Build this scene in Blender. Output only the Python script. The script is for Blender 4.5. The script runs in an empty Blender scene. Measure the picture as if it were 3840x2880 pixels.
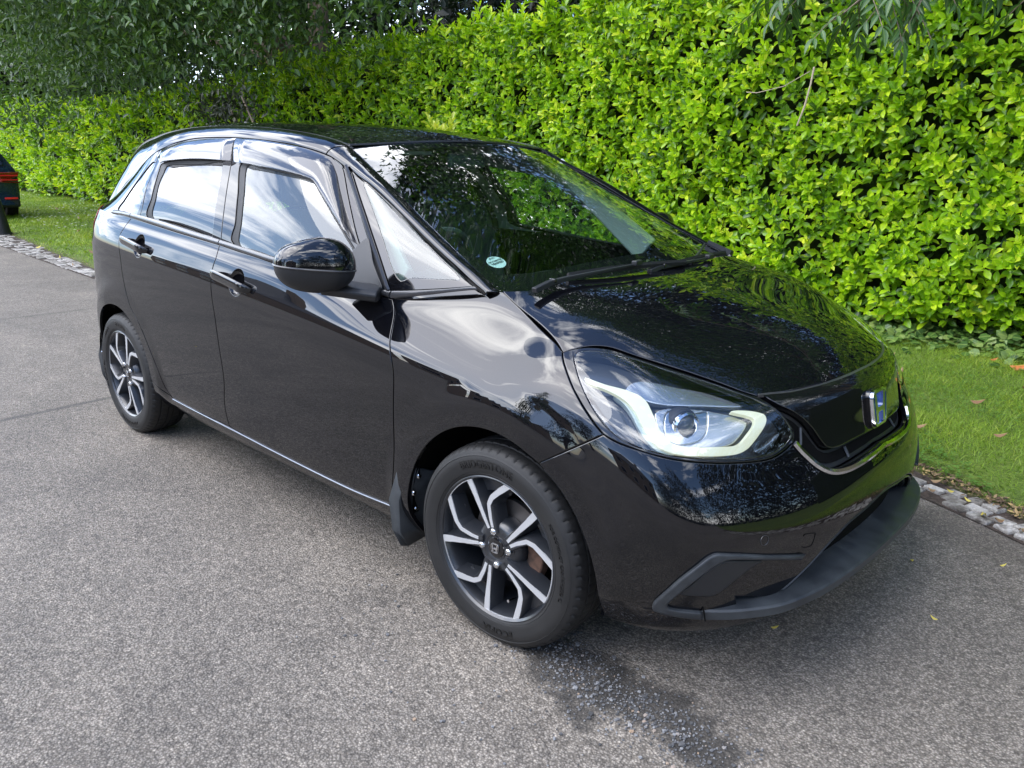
import bpy, bmesh, math, random, json
import numpy as np
from mathutils import Vector, Matrix
from mathutils.geometry import delaunay_2d_cdt
scene=bpy.context.scene
R=math.radians
# ---------------- camera ----------------
cam_d=bpy.data.cameras.new('camera'); cam=bpy.data.objects.new('camera',cam_d)
scene.collection.objects.link(cam); scene.camera=cam
_yaw,_pit,_rol=2.3252,-.2827,.0139
_f=Vector((math.cos(_pit)*math.cos(_yaw),math.cos(_pit)*math.sin(_yaw),math.sin(_pit)))
_r=_f.cross(Vector((0,0,1))).normalized(); _u=_r.cross(_f)
_r2=_r*math.cos(_rol)+_u*math.sin(_rol); _u2=-_r*math.sin(_rol)+_u*math.cos(_rol)
cam.matrix_world=Matrix(((_r2.x,_u2.x,-_f.x,1.4002),(_r2.y,_u2.y,-_f.y,-2.2522),(_r2.z,_u2.z,-_f.z,1.3545),(0,0,0,1)))
cam_d.sensor_width=36; cam_d.lens=36*2964.8/3840; cam_d.clip_start=.05; cam_d.clip_end=500
# ---------------- sky, sun, exposure ----------------
SUN_EL,SUN_AZ=R(50),R(-122)          # azimuth of the sun measured from +x towards +y
world=bpy.data.worlds.new('World'); scene.world=world; world.use_nodes=True
nt=world.node_tree; nt.nodes.clear()
def WN(t,**k):
    n=nt.nodes.new(t)
    for a,b in k.items(): setattr(n,a,b)
    return n
wo=WN('ShaderNodeOutputWorld'); bg=WN('ShaderNodeBackground'); sky=WN('ShaderNodeTexSky',sky_type='NISHITA')
sky.sun_disc=False; sky.sun_elevation=SUN_EL; sky.sun_rotation=math.pi/2-SUN_AZ; sky.air_density=1.0; sky.ozone_density=3.0; sky.dust_density=.8
tc=WN('ShaderNodeTexCoord'); mp=WN('ShaderNodeMapping'); mp.inputs['Scale'].default_value=(.8,1.1,3.6)
n1=WN('ShaderNodeTexNoise'); n1.inputs['Scale'].default_value=2.1; n1.inputs['Detail'].default_value=9; n1.inputs['Roughness'].default_value=.58; n1.inputs['Distortion'].default_value=.3
cr=WN('ShaderNodeValToRGB'); cr.color_ramp.elements[0].position=.50; cr.color_ramp.elements[1].position=.69
cc=WN('ShaderNodeValToRGB'); cc.color_ramp.elements[0].position=.45; cc.color_ramp.elements[0].color=(36,36,36,1); cc.color_ramp.elements[1].position=.75; cc.color_ramp.elements[1].color=(19,19.3,20.2,1)
mx=WN('ShaderNodeMix',data_type='RGBA')
L=nt.links.new
L(tc.outputs['Generated'],mp.inputs['Vector']); L(mp.outputs['Vector'],n1.inputs['Vector']); L(n1.outputs['Fac'],cr.inputs['Fac']); L(n1.outputs['Fac'],cc.inputs['Fac'])
sv_=WN('ShaderNodeVectorMath',operation='MULTIPLY'); sv_.inputs[1].default_value=(1.08,1.15,1.28); L(sky.outputs['Color'],sv_.inputs[0])
L(cr.outputs['Color'],mx.inputs['Factor']); L(sv_.outputs[0],mx.inputs[6]); L(cc.outputs['Color'],mx.inputs[7]); L(mx.outputs[2],bg.inputs['Color']); L(bg.outputs['Background'],wo.inputs['Surface'])
# clouds near the sun glow brighter
nv=WN('ShaderNodeVectorMath',operation='NORMALIZE'); dp=WN('ShaderNodeVectorMath',operation='DOT_PRODUCT')
dp.inputs[1].default_value=(math.cos(SUN_EL)*math.cos(SUN_AZ),math.cos(SUN_EL)*math.sin(SUN_AZ),math.sin(SUN_EL))
m1=WN('ShaderNodeMath',operation='MULTIPLY_ADD',use_clamp=False); m1.inputs[1].default_value=.30; m1.inputs[2].default_value=.85
mxx=WN('ShaderNodeMath',operation='MAXIMUM'); mxx.inputs[1].default_value=0.0
vs=WN('ShaderNodeVectorMath',operation='SCALE')
L(tc.outputs['Generated'],nv.inputs[0]); L(nv.outputs[0],dp.inputs[0]); L(dp.outputs['Value'],mxx.inputs[0]); L(mxx.outputs[0],m1.inputs[0]); L(cc.outputs['Color'],vs.inputs[0]); L(m1.outputs[0],vs.inputs['Scale']); L(vs.outputs[0],mx.inputs[7])
bg.inputs['Strength'].default_value=.15
sd=bpy.data.lights.new('sun','SUN'); sd.energy=1.3; sd.angle=R(60); sd.color=(1,.95,.87)
sun=bpy.data.objects.new('sun',sd); scene.collection.objects.link(sun)
_sv=Vector((math.cos(SUN_EL)*math.cos(SUN_AZ),math.cos(SUN_EL)*math.sin(SUN_AZ),math.sin(SUN_EL)))
sun.rotation_euler=_sv.to_track_quat('Z','Y').to_euler()
scene.view_settings.view_transform='Standard'; scene.view_settings.look='None'; scene.view_settings.exposure=1.12; scene.view_settings.gamma=1
scene.cycles.max_bounces=8; scene.cycles.transparent_max_bounces=24; scene.cycles.glossy_bounces=4; scene.cycles.sample_clamp_indirect=8
# ---------------- helpers ----------------
col=scene.collection
def tag(o,label=None,cat=None,group=None,kind=None):
    for k,v_ in (('label',label),('category',cat),('group',group),('kind',kind)):
        if v_: o[k]=v_
    return o
def empty(name,loc=(0,0,0),rz=0):
    o=bpy.data.objects.new(name,None); o.location=loc; o.rotation_euler=(0,0,rz); o.empty_display_size=.1; col.objects.link(o); return o
def link(name,me,mats=None,parent=None):
    o=bpy.data.objects.new(name,me)
    if mats is not None:
        for m in (mats if isinstance(mats,(list,tuple)) else [mats]): me.materials.append(m)
    col.objects.link(o)
    if parent: o.parent=parent
    return o
def mesh_obj(name,V,F,mats=None,parent=None,smooth=True,normals=None,mi=None,attr=None):
    me=bpy.data.meshes.new(name); me.from_pydata([tuple(map(float,v_)) for v_ in V],[],[tuple(map(int,f_)) for f_ in F])
    if smooth: me.polygons.foreach_set('use_smooth',[True]*len(me.polygons))
    if mi is not None: me.polygons.foreach_set('material_index',list(mi))
    me.update()
    if normals is not None: me.normals_split_custom_set_from_vertices([tuple(map(float,n)) for n in normals])
    return link(name,me,mats,parent)
def fast_mesh(name,V,F,mats=None,parent=None,smooth=True,rnd=None):
    """V (n,3), F (m,4) quads as numpy; rnd per vertex float attribute"""
    me=bpy.data.meshes.new(name); n,m=len(V),len(F); k=F.shape[1]
    me.vertices.add(n); me.vertices.foreach_set('co',V.astype(np.float32).ravel())
    me.loops.add(m*k); me.loops.foreach_set('vertex_index',F.astype(np.int32).ravel())
    me.polygons.add(m); me.polygons.foreach_set('loop_start',np.arange(0,m*k,k,dtype=np.int32)); me.polygons.foreach_set('loop_total',np.full(m,k,np.int32))
    me.update(calc_edges=True)
    me.polygons.foreach_set('use_smooth',np.full(m,smooth))
    if rnd is not None:
        for nm,a in rnd.items():
            at=me.attributes.new(nm,'FLOAT','POINT'); at.data.foreach_set('value',np.asarray(a,np.float32))
    return link(name,me,mats,parent)
_mats={}
def mat(name,base=(.5,.5,.5),rough=.5,metal=0,coat=0,crough=.03,spec=.5,ior=None,emit=None,es=0,trans=0):
    m=bpy.data.materials.new(name); m.use_nodes=True; b=m.node_tree.nodes['Principled BSDF']
    b.inputs['Base Color'].default_value=(*base,1); b.inputs['Roughness'].default_value=rough; b.inputs['Metallic'].default_value=metal
    b.inputs['Coat Weight'].default_value=coat; b.inputs['Coat Roughness'].default_value=crough; b.inputs['Specular IOR Level'].default_value=spec
    if ior: b.inputs['IOR'].default_value=ior
    if emit: b.inputs['Emission Color'].default_value=(*emit,1); b.inputs['Emission Strength'].default_value=es
    if trans: b.inputs['Transmission Weight'].default_value=trans
    return m
class NT:
    def __init__(s,m): s.t=m.node_tree; s.b=s.t.nodes['Principled BSDF'] if 'Principled BSDF' in s.t.nodes else None
    def n(s,t,ins=None,**k):
        x=s.t.nodes.new(t)
        for a,b in k.items(): setattr(x,a,b)
        for a,b in (ins or {}).items():
            if hasattr(b,'is_output') or isinstance(b,bpy.types.NodeSocket): s.t.links.new(b,x.inputs[a])
            else: x.inputs[a].default_value=b
        return x
    def l(s,a,b): s.t.links.new(a,b)
    def ramp(s,fac,stops):
        x=s.n('ShaderNodeValToRGB',{'Fac':fac}); e=x.color_ramp.elements
        while len(e)<len(stops): e.new(.5)
        for i,(p_,c) in enumerate(stops): e[i].position=p_; e[i].color=(*c,1) if len(c)==3 else c
        return x.outputs['Color']
    def noise(s,vec,scale,detail=3,rough=.5,dist=0):
        return s.n('ShaderNodeTexNoise',{'Vector':vec,'Scale':scale,'Detail':detail,'Roughness':rough,'Distortion':dist}).outputs['Fac']
    def bump(s,h,strength=.3,dist=.01,normal=None):
        i={'Height':h,'Strength':strength,'Distance':dist}
        if normal is not None: i['Normal']=normal
        x=s.n('ShaderNodeBump',i); return x.outputs['Normal']
    def pos(s): return s.n('ShaderNodeNewGeometry').outputs['Position']
    def obj(s): return s.n('ShaderNodeTexCoord').outputs['Object']
    def attr(s,nm): return s.n('ShaderNodeAttribute',attribute_name=nm).outputs['Fac']
    def mix(s,f,a,b,blend='MIX'):
        x=s.n('ShaderNodeMix',data_type='RGBA',blend_type=blend)
        for i,v_ in ((0,f),(6,a),(7,b)):
            if isinstance(v_,bpy.types.NodeSocket): s.l(v_,x.inputs[i])
            elif i==0: x.inputs[0].default_value=v_
            else: x.inputs[i].default_value=(*v_,1)
        return x.outputs[2]
    def math(s,op,a,b=0.,c=None,clamp=False):
        x=s.n('ShaderNodeMath',operation=op,use_clamp=clamp)
        for i,v_ in enumerate((a,b) if c is None else (a,b,c)):
            if isinstance(v_,bpy.types.NodeSocket): s.l(v_,x.inputs[i])
            else: x.inputs[i].default_value=v_
        return x.outputs[0]
def glassmat(name,tint,ior=1.5,rough=0.0,boost=1.0,base=None,alpha=0.0):
    """thin sheet glass: fresnel mirror over tinted see-through"""
    m=bpy.data.materials.new(name); m.use_nodes=True; t=m.node_tree; t.nodes.clear(); q=NT.__new__(NT); q.t=t
    out=q.n('ShaderNodeOutputMaterial'); fac=q.n('ShaderNodeLayerWeight',{'Blend':.5}).outputs['Facing']; F0=((ior-1)/(ior+1))**2*2*.96
    f=q.math('MULTIPLY_ADD',q.math('POWER',fac,4.2),(1-F0),F0); f=q.math('MULTIPLY',f,boost,clamp=True)
    tr=q.n('ShaderNodeBsdfTransparent',{'Color':(*tint,1)}).outputs[0]
    if base:
        df=q.n('ShaderNodeBsdfDiffuse',{'Color':(*base,1)}).outputs[0]; mm=q.n('ShaderNodeMixShader',{0:alpha}); q.l(tr,mm.inputs[1]); q.l(df,mm.inputs[2]); tr=mm.outputs[0]
    gl=q.n('ShaderNodeBsdfGlossy',{'Color':(1,1,1,1),'Roughness':rough}).outputs[0]
    ms=q.n('ShaderNodeMixShader',{0:f}); q.l(tr,ms.inputs[1]); q.l(gl,ms.inputs[2]); q.l(ms.outputs[0],out.inputs['Surface'])
    return m

import numpy as np, math
A=np.array
# ---------- periodic (u) x clamped (v) cubic B-spline ring ----------
def side(x,w,zc,zb,yb,xt=0.0):
    r=[(w-.11,.165),(w-.05,.20),(w-.024,.25),(w-.008,.34),(w,.46),(w+.003,.58),(w+.001,.69),
       (w-.003,zc-.06),(w-.007,zc-.015),(w-.018,zc+.015)]
    r.append(((w-.018+yb)/2+.004,(zc+.015+zb)/2)); r.append((yb+.010,zb-.028)); r.append((yb,zb))
    return [(x+xt*(i/12)**2,a,b) for i,(a,b) in enumerate(r)]
def rear(x,y,k):
    # rear end columns: bumper bulge and tailgate lean
    zs=[.20,.24,.29,.38,.48,.58,.68,.78,.85,.91,.97,1.03,1.07]
    dx=[.10,.05,.02,0,-.005,0,.02,.045,.055,.06,.065,.075,.085]
    return [(x+d*1.0, y*(1-k*d),z) for d,z in zip(dx,zs)]
COLS=[
 rear(-3.175,0,0),rear(-3.165,.33,.2),rear(-3.13,.60,.3),
 [(-2.99,.66,.20),(-3.05,.69,.24),(-3.08,.705,.29),(-3.095,.72,.38),(-3.10,.725,.48),(-3.09,.73,.58),(-3.06,.735,.68),(-3.015,.74,.78),(-2.985,.745,.85),(-2.975,.745,.91),(-2.985,.735,.97),(-2.98,.715,1.03),(-2.97,.69,1.075)],
 side(-2.83,.818,.955,1.072,.750,-.02),
 side(-2.6,.840,.955,1.066,.774),
 side(-2.2,.846,.93,1.050,.785),
 side(-1.7,.847,.905,1.017,.790),
 side(-1.2,.846,.868,.982,.790),
 side(-.75,.845,.832,.948,.784),
 side(-.38,.845,.79,.946,.712),
 side(-.18,.845,.77,.980,.648),
 side(.02,.843,.755,.924,.672),
 [(.17,.73,.165),(.20,.785,.20),(.2,.812,.25),(.2,.827,.34),(.2,.836,.46),(.2,.838,.58),(.2,.836,.67),(.2,.832,.73),(.2,.820,.77),(.19,.803,.81),(.18,.775,.845),(.17,.74,.872),(.16,.70,.89)],
 [(.34,.72,.165),(.365,.77,.20),(.375,.79,.25),(.385,.807,.34),(.39,.815,.46),(.395,.818,.56),(.39,.815,.65),(.37,.80,.71),(.345,.775,.765),(.325,.745,.80),(.305,.71,.83),(.29,.67,.855),(.27,.62,.875)],
 [(.44,.68,.165),(.48,.73,.20),(.49,.755,.25),(.505,.775,.34),(.515,.787,.45),(.515,.784,.54),(.50,.768,.62),(.475,.745,.68),(.45,.71,.74),(.43,.675,.775),(.41,.635,.80),(.385,.59,.825),(.36,.54,.845)],
 [(.52,.60,.165),(.565,.655,.20),(.58,.68,.25),(.592,.70,.33),(.60,.71,.43),(.597,.70,.52),(.575,.68,.59),(.550,.657,.65),(.530,.63,.70),(.515,.60,.735),(.495,.56,.77),(.47,.515,.795),(.445,.47,.815)],
 [(.575,.515,.165),(.62,.565,.20),(.635,.585,.25),(.645,.60,.33),(.650,.605,.42),(.646,.597,.50),(.625,.577,.57),(.60,.552,.63),(.590,.533,.675),(.585,.51,.71),(.573,.482,.74),(.558,.453,.765),(.540,.418,.785)],
 [(.63,.39,.165),(.673,.425,.20),(.692,.435,.25),(.702,.447,.33),(.705,.45,.41),(.700,.445,.49),(.678,.432,.555),(.650,.417,.605),(.632,.40,.645),(.625,.383,.69),(.618,.36,.735),(.608,.335,.765),(.585,.30,.783)],
 [(.67,.23,.165),(.71,.245,.20),(.730,.255,.25),(.741,.26,.33),(.745,.265,.41),(.744,.262,.485),(.728,.258,.545),(.706,.25,.587),(.682,.24,.625),(.668,.23,.68),(.660,.21,.73),(.645,.185,.765),(.615,.15,.785)],
 [(.68,0,.165),(.722,0,.20),(.742,0,.25),(.754,0,.33),(.758,0,.41),(.758,0,.485),(.746,0,.545),(.727,0,.587),(.706,0,.625),(.697,0,.68),(.690,0,.73),(.670,0,.765),(.628,0,.787)],
]
C=A(COLS,float); C=np.concatenate([C,2*C[:,-1:]-C[:,-2:-1]],1)                      # near side stored with +y ; near side is y<0
NC=len(C)
near=C.copy(); near[:,:,1]*=-1       # 0..NC-1 rear centre -> front centre on the near side
far=C[1:-1][::-1]
NET=np.concatenate([near,far],0)     # ring
NU,NV=NET.shape[:2]
KN=np.concatenate([[0]*3,np.linspace(0,1,NV-2),[1]*3])
def bas(v):
    v=np.clip(v,0,1-1e-9)
    i=np.clip(np.searchsorted(KN,v,side='right')-1,3,NV-1)
    N=[np.ones_like(v)]
    for d in range(1,4):
        M=[]
        for j in range(d+1):
            a=0
            if j>0:
                l=KN[i-d+j]; r=KN[i+j]; a=a+np.where(r>l,(v-l)/np.where(r>l,r-l,1),0)*N[j-1]
            if j<d:
                l=KN[i-d+j+1]; r=KN[i+j+1]; a=a+np.where(r>l,(r-v)/np.where(r>l,r-l,1),0)*N[j]
            M.append(a)
        N=M
    return i-3,N
def shell0(uv):
    u,v=uv[:,0],uv[:,1]
    i=np.floor(u).astype(int); t=u-i
    b=[(1-t)**3/6,(3*t**3-6*t**2+4)/6,(-3*t**3+3*t**2+3*t+1)/6,t**3/6]
    j,N=bas(v)
    P=np.zeros((len(u),3))
    for a in range(4):
        for c in range(4):
            P+=(b[a]*N[c])[:,None]*NET[(i-1+a)%NU,j+c]
    return P
def sm(x): x=np.clip(x,0,1); return x*x*(3-2*x)
def shell(uv):
    P=shell0(uv)
    # wheel arch flares: band round each arch pulled out to a vertical face
    for wx in (0.,-2.53):
        r=np.hypot(P[:,0]-wx,(P[:,2]-.30))
        k=sm((.480-r)/.085)*sm((P[:,2]-.22)/.08)
        tgt=.8495 if wx==0 else .8495
        fall=.16*np.clip(P[:,0]-wx-.10,0,1)**1.5 if wx==0 else 0
        y=np.abs(P[:,1]); ny=y+k*np.clip(tgt-fall-y,0,.014)
        P[:,1]=np.sign(P[:,1])*ny
    return P
class Surf:
    def __init__(s,f,flip=1): s.f=f; s.flip=flip
    def P(s,uv): return s.f(np.atleast_2d(uv).astype(float))
    def J(s,uv,h=1e-4):
        uv=np.atleast_2d(uv).astype(float)
        a=(s.f(uv+[h,0])-s.f(uv-[h,0]))/(2*h); b=(s.f(uv+[0,h])-s.f(uv-[0,h]))/(2*h)
        return a,b
    def N(s,uv):
        a,b=s.J(uv,1e-3); n=np.cross(a,b)*s.flip; return n/np.linalg.norm(n,axis=1)[:,None]
    def project(s,o,d,uv0):
        """intersect ray with the surface starting at uv0"""
        uv=A(uv0,float)
        e1=np.cross(d,[0,0,1.]); e1/=np.linalg.norm(e1); e2=np.cross(d,e1)
        for k in range(40):
            r=s.P(uv)[0]-o; a,b=s.J(uv)
            F=A([r@e1,r@e2]); M=A([[a[0]@e1,b[0]@e1],[a[0]@e2,b[0]@e2]])
            dx=np.linalg.lstsq(M,-F,rcond=1e-6)[0]; l=np.abs(dx).max(); 
            uv=uv+dx*min(1,.5/max(l,1e-9)) 
            if l<1e-7: break
        return uv,np.hypot(*F)
SH=Surf(shell,1)
# thin plate spline height field
def tps_fit(X,f,lam=1e-6):
    X=A(X,float); f=A(f,float); n=len(X)
    d=np.linalg.norm(X[:,None]-X[None],axis=2); K=np.where(d>0,d*d*np.log(d+1e-12),0)+lam*np.eye(n)
    Pm=np.c_[np.ones(n),X]; M=np.block([[K,Pm],[Pm.T,np.zeros((3,3))]])
    w=np.linalg.solve(M,np.r_[f,0,0,0])
    def g(Y):
        d=np.linalg.norm(Y[:,None]-X[None],axis=2); K=np.where(d>0,d*d*np.log(d+1e-12),0)
        return K@w[:n]+w[n]+Y@w[n+1:]
    return g

def pfit(X,f,nx,ny,even=True,w=None,x0=0.,lam=1e-7):
    X=A(X,float);f=A(f,float); T=[(i,j) for i in range(nx+1) for j in range(0,ny+1) if (not even or j%2==0) and i+j<=max(nx,ny)]
    B=lambda Y:np.stack([(Y[:,0]-x0)**i*Y[:,1]**j for i,j in T],1)
    W=np.ones(len(f)) if w is None else A(w); M_=B(X)*W[:,None]; c=np.linalg.solve(M_.T@M_+lam*np.eye(len(T)),M_.T@(f*W))
    g=lambda Y:B(Y)@c
    g.res=np.abs(g(X)-f)
    return g
# ---------- greenhouse, roof, screen and bonnet surfaces (height fields through measured points) ----------
BELT=[(-3.05,1.075,.665),(-2.98,1.06,.69),(-2.8,1.066,.742),(-2.6,1.063,.768),(-2.2,1.048,.780),(-1.7,1.018,.784),(-1.2,.982,.784),(-.75,.948,.776),(-.52,.925,.752),(-.35,.948,.708),(-.19,.962,.682)]
DLO=[(-2.95,.650,1.085),(-2.84,.645,1.145),(-2.64,.633,1.243),(-2.43,.622,1.335),(-2.266,.616,1.374),(-2.063,.613,1.399),(-1.88,.612,1.405),(-1.685,.612,1.404),(-1.42,.612,1.391),(-1.222,.608,1.373),(-1.11,.602,1.355),(-1.036,.600,1.338),(-.945,.598,1.299),(-.813,.611,1.255),(-.639,.630,1.176),(-.479,.648,1.094),(-.331,.665,1.027),(-.247,.674,.986),(-.19,.68,.965)]
_g=[(x,z,y) for x,z,y in BELT]+[(x,z,y) for x,y,z in DLO]+[(-2.6,1.16,.722),(-2.2,1.22,.707),(-1.7,1.21,.710),(-1.2,1.19,.710),(-.9,1.12,.708),(-.65,1.05,.700),(-1.2,1.0,.780),(-1.7,.9,.80),(-.9,.85,.78),(-2.4,.95,.80),(-1.7,1.55,.52),(-1.0,1.5,.50),(-2.4,1.5,.54)]
_G=pfit([(a,b-1.1) for a,b,c in _g],[c for a,b,c in _g],5,3,False,[1]*(len(_g)-8)+[.15]*8,-1.5)
_G0=_G; _G=lambda q:_G0(q-[0,1.1])
def gf(q): return np.c_[q[:,0],-_G(q),q[:,1]]
GS=Surf(gf,1)                  # param (x,z), near side
def crv(pts):
    pts=A(pts,float); d=np.r_[0,np.cumsum(np.linalg.norm(np.diff(pts,axis=0),axis=1))]; d/=d[-1]
    # Catmull-Rom over arclength
    def f(t):
        t=np.clip(np.asarray(t,float),0,1); i=np.clip(np.searchsorted(d,t,side='right')-1,0,len(d)-2)
        h=(d[i+1]-d[i]); s=((t-d[i])/h)[:,None]
        m=np.gradient(pts,d,axis=0)
        h=h[:,None]
        return (2*s**3-3*s**2+1)*pts[i]+(s**3-2*s**2+s)*h*m[i]+(-2*s**3+3*s**2)*pts[i+1]+(s**3-s**2)*h*m[i+1]
    return f
APIL=[(-.150,.652,.976),(-.236,.638,1.014),(-.308,.627,1.043),(-.463,.604,1.11),(-.587,.585,1.168),(-.72,.564,1.234),(-.852,.544,1.291),(-.973,.525,1.342),(-1.05,.517,1.380)]
DITCH=[(-1.09,.519,1.391),(-1.2,.521,1.410),(-1.38,.522,1.430),(-1.57,.522,1.443),(-1.9,.522,1.454),(-2.3,.52,1.447),(-2.6,.515,1.418),(-2.82,.515,1.372),(-2.98,.52,1.28),(-3.06,.54,1.19),(-3.10,.57,1.10)]
cLO=crv(DLO[::-1]); cUP=crv(APIL+DITCH)
# matching parameter so that the strip stays roughly perpendicular
_tl=A([0,.09,.30,.43,.50,.70,.80,.88,1.0]); 
def _near(c,x):
    t=np.linspace(0,1,2001); return t[np.abs(c(t)[:,0]-x).argmin()]
_ks=[-.19,-.33,-.6,-.9,-1.08,-1.5,-2.0,-2.4,-2.7,-2.95]; _ku=[-.15,-.27,-.53,-.84,-1.05,-1.5,-2.0,-2.42,-2.77,-3.10]
_a=A([_near(cLO,x) for x in _ks]); _a[0]=0; _a[-1]=1; _b=A([_near(cUP,x) for x in _ku]); _b[0]=0; _b[-1]=1
_w=np.linspace(0,1,len(_ks))
def cant(q):
    s,t=q[:,0],q[:,1]
    a=cLO(np.interp(s,_w,_a)); b=cUP(np.interp(s,_w,_b)); a=a.copy(); b=b.copy(); a[:,1]*=-1; b[:,1]*=-1
    m=(a+b)/2+A([[0,-.030,.022]])*np.ones((len(s),1)); m[:,2]+=.012*(1-np.clip(s*3,0,1))*0
    t=t[:,None]
    return (1-t)**2*a+2*t*(1-t)*m+t*t*b
CS=Surf(cant,-1)
_r=[(-.955,0,1.402),(-1.0,.3,1.396),(-1.15,0,1.436),(-1.4,0,1.461),(-1.7,0,1.479),(-2.1,0,1.488),(-2.5,0,1.478),(-2.8,0,1.452),(-3.05,0,1.405),(-3.0,.3,1.40)]+[p_ for p_ in DITCH[:8]]+[(-1.05,.517,1.381)]+[(-1.6,.35,1.462),(-2.2,.35,1.473)]
_r=_r+[(x,-y,z) for x,y,z in _r if y>0]
_R=pfit([(a,b) for a,b,c in _r],[c for a,b,c in _r],5,4,True,None,-1.9)
RS=Surf(lambda q:np.c_[q,_R(q)],1)
_s=[(-.955,0,1.398),(-1.0,.3,1.391),(-1.05,.517,1.376),(-.02,0,.965),(-.04,.3,.965),(-.5,0,1.203),(-.53,.3,1.190),(-.25,0,1.085),(-.74,0,1.312)]+[(x,y,z-.004) for x,y,z in APIL]+[(-.08,.66,.94)]
_s=_s+[(x,-y,z) for x,y,z in _s if y>0]
_S=pfit([(a,b) for a,b,c in _s],[c for a,b,c in _s],3,4,True,None,-.5)
WS=Surf(lambda q:np.c_[q,_S(q)],1)

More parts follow.
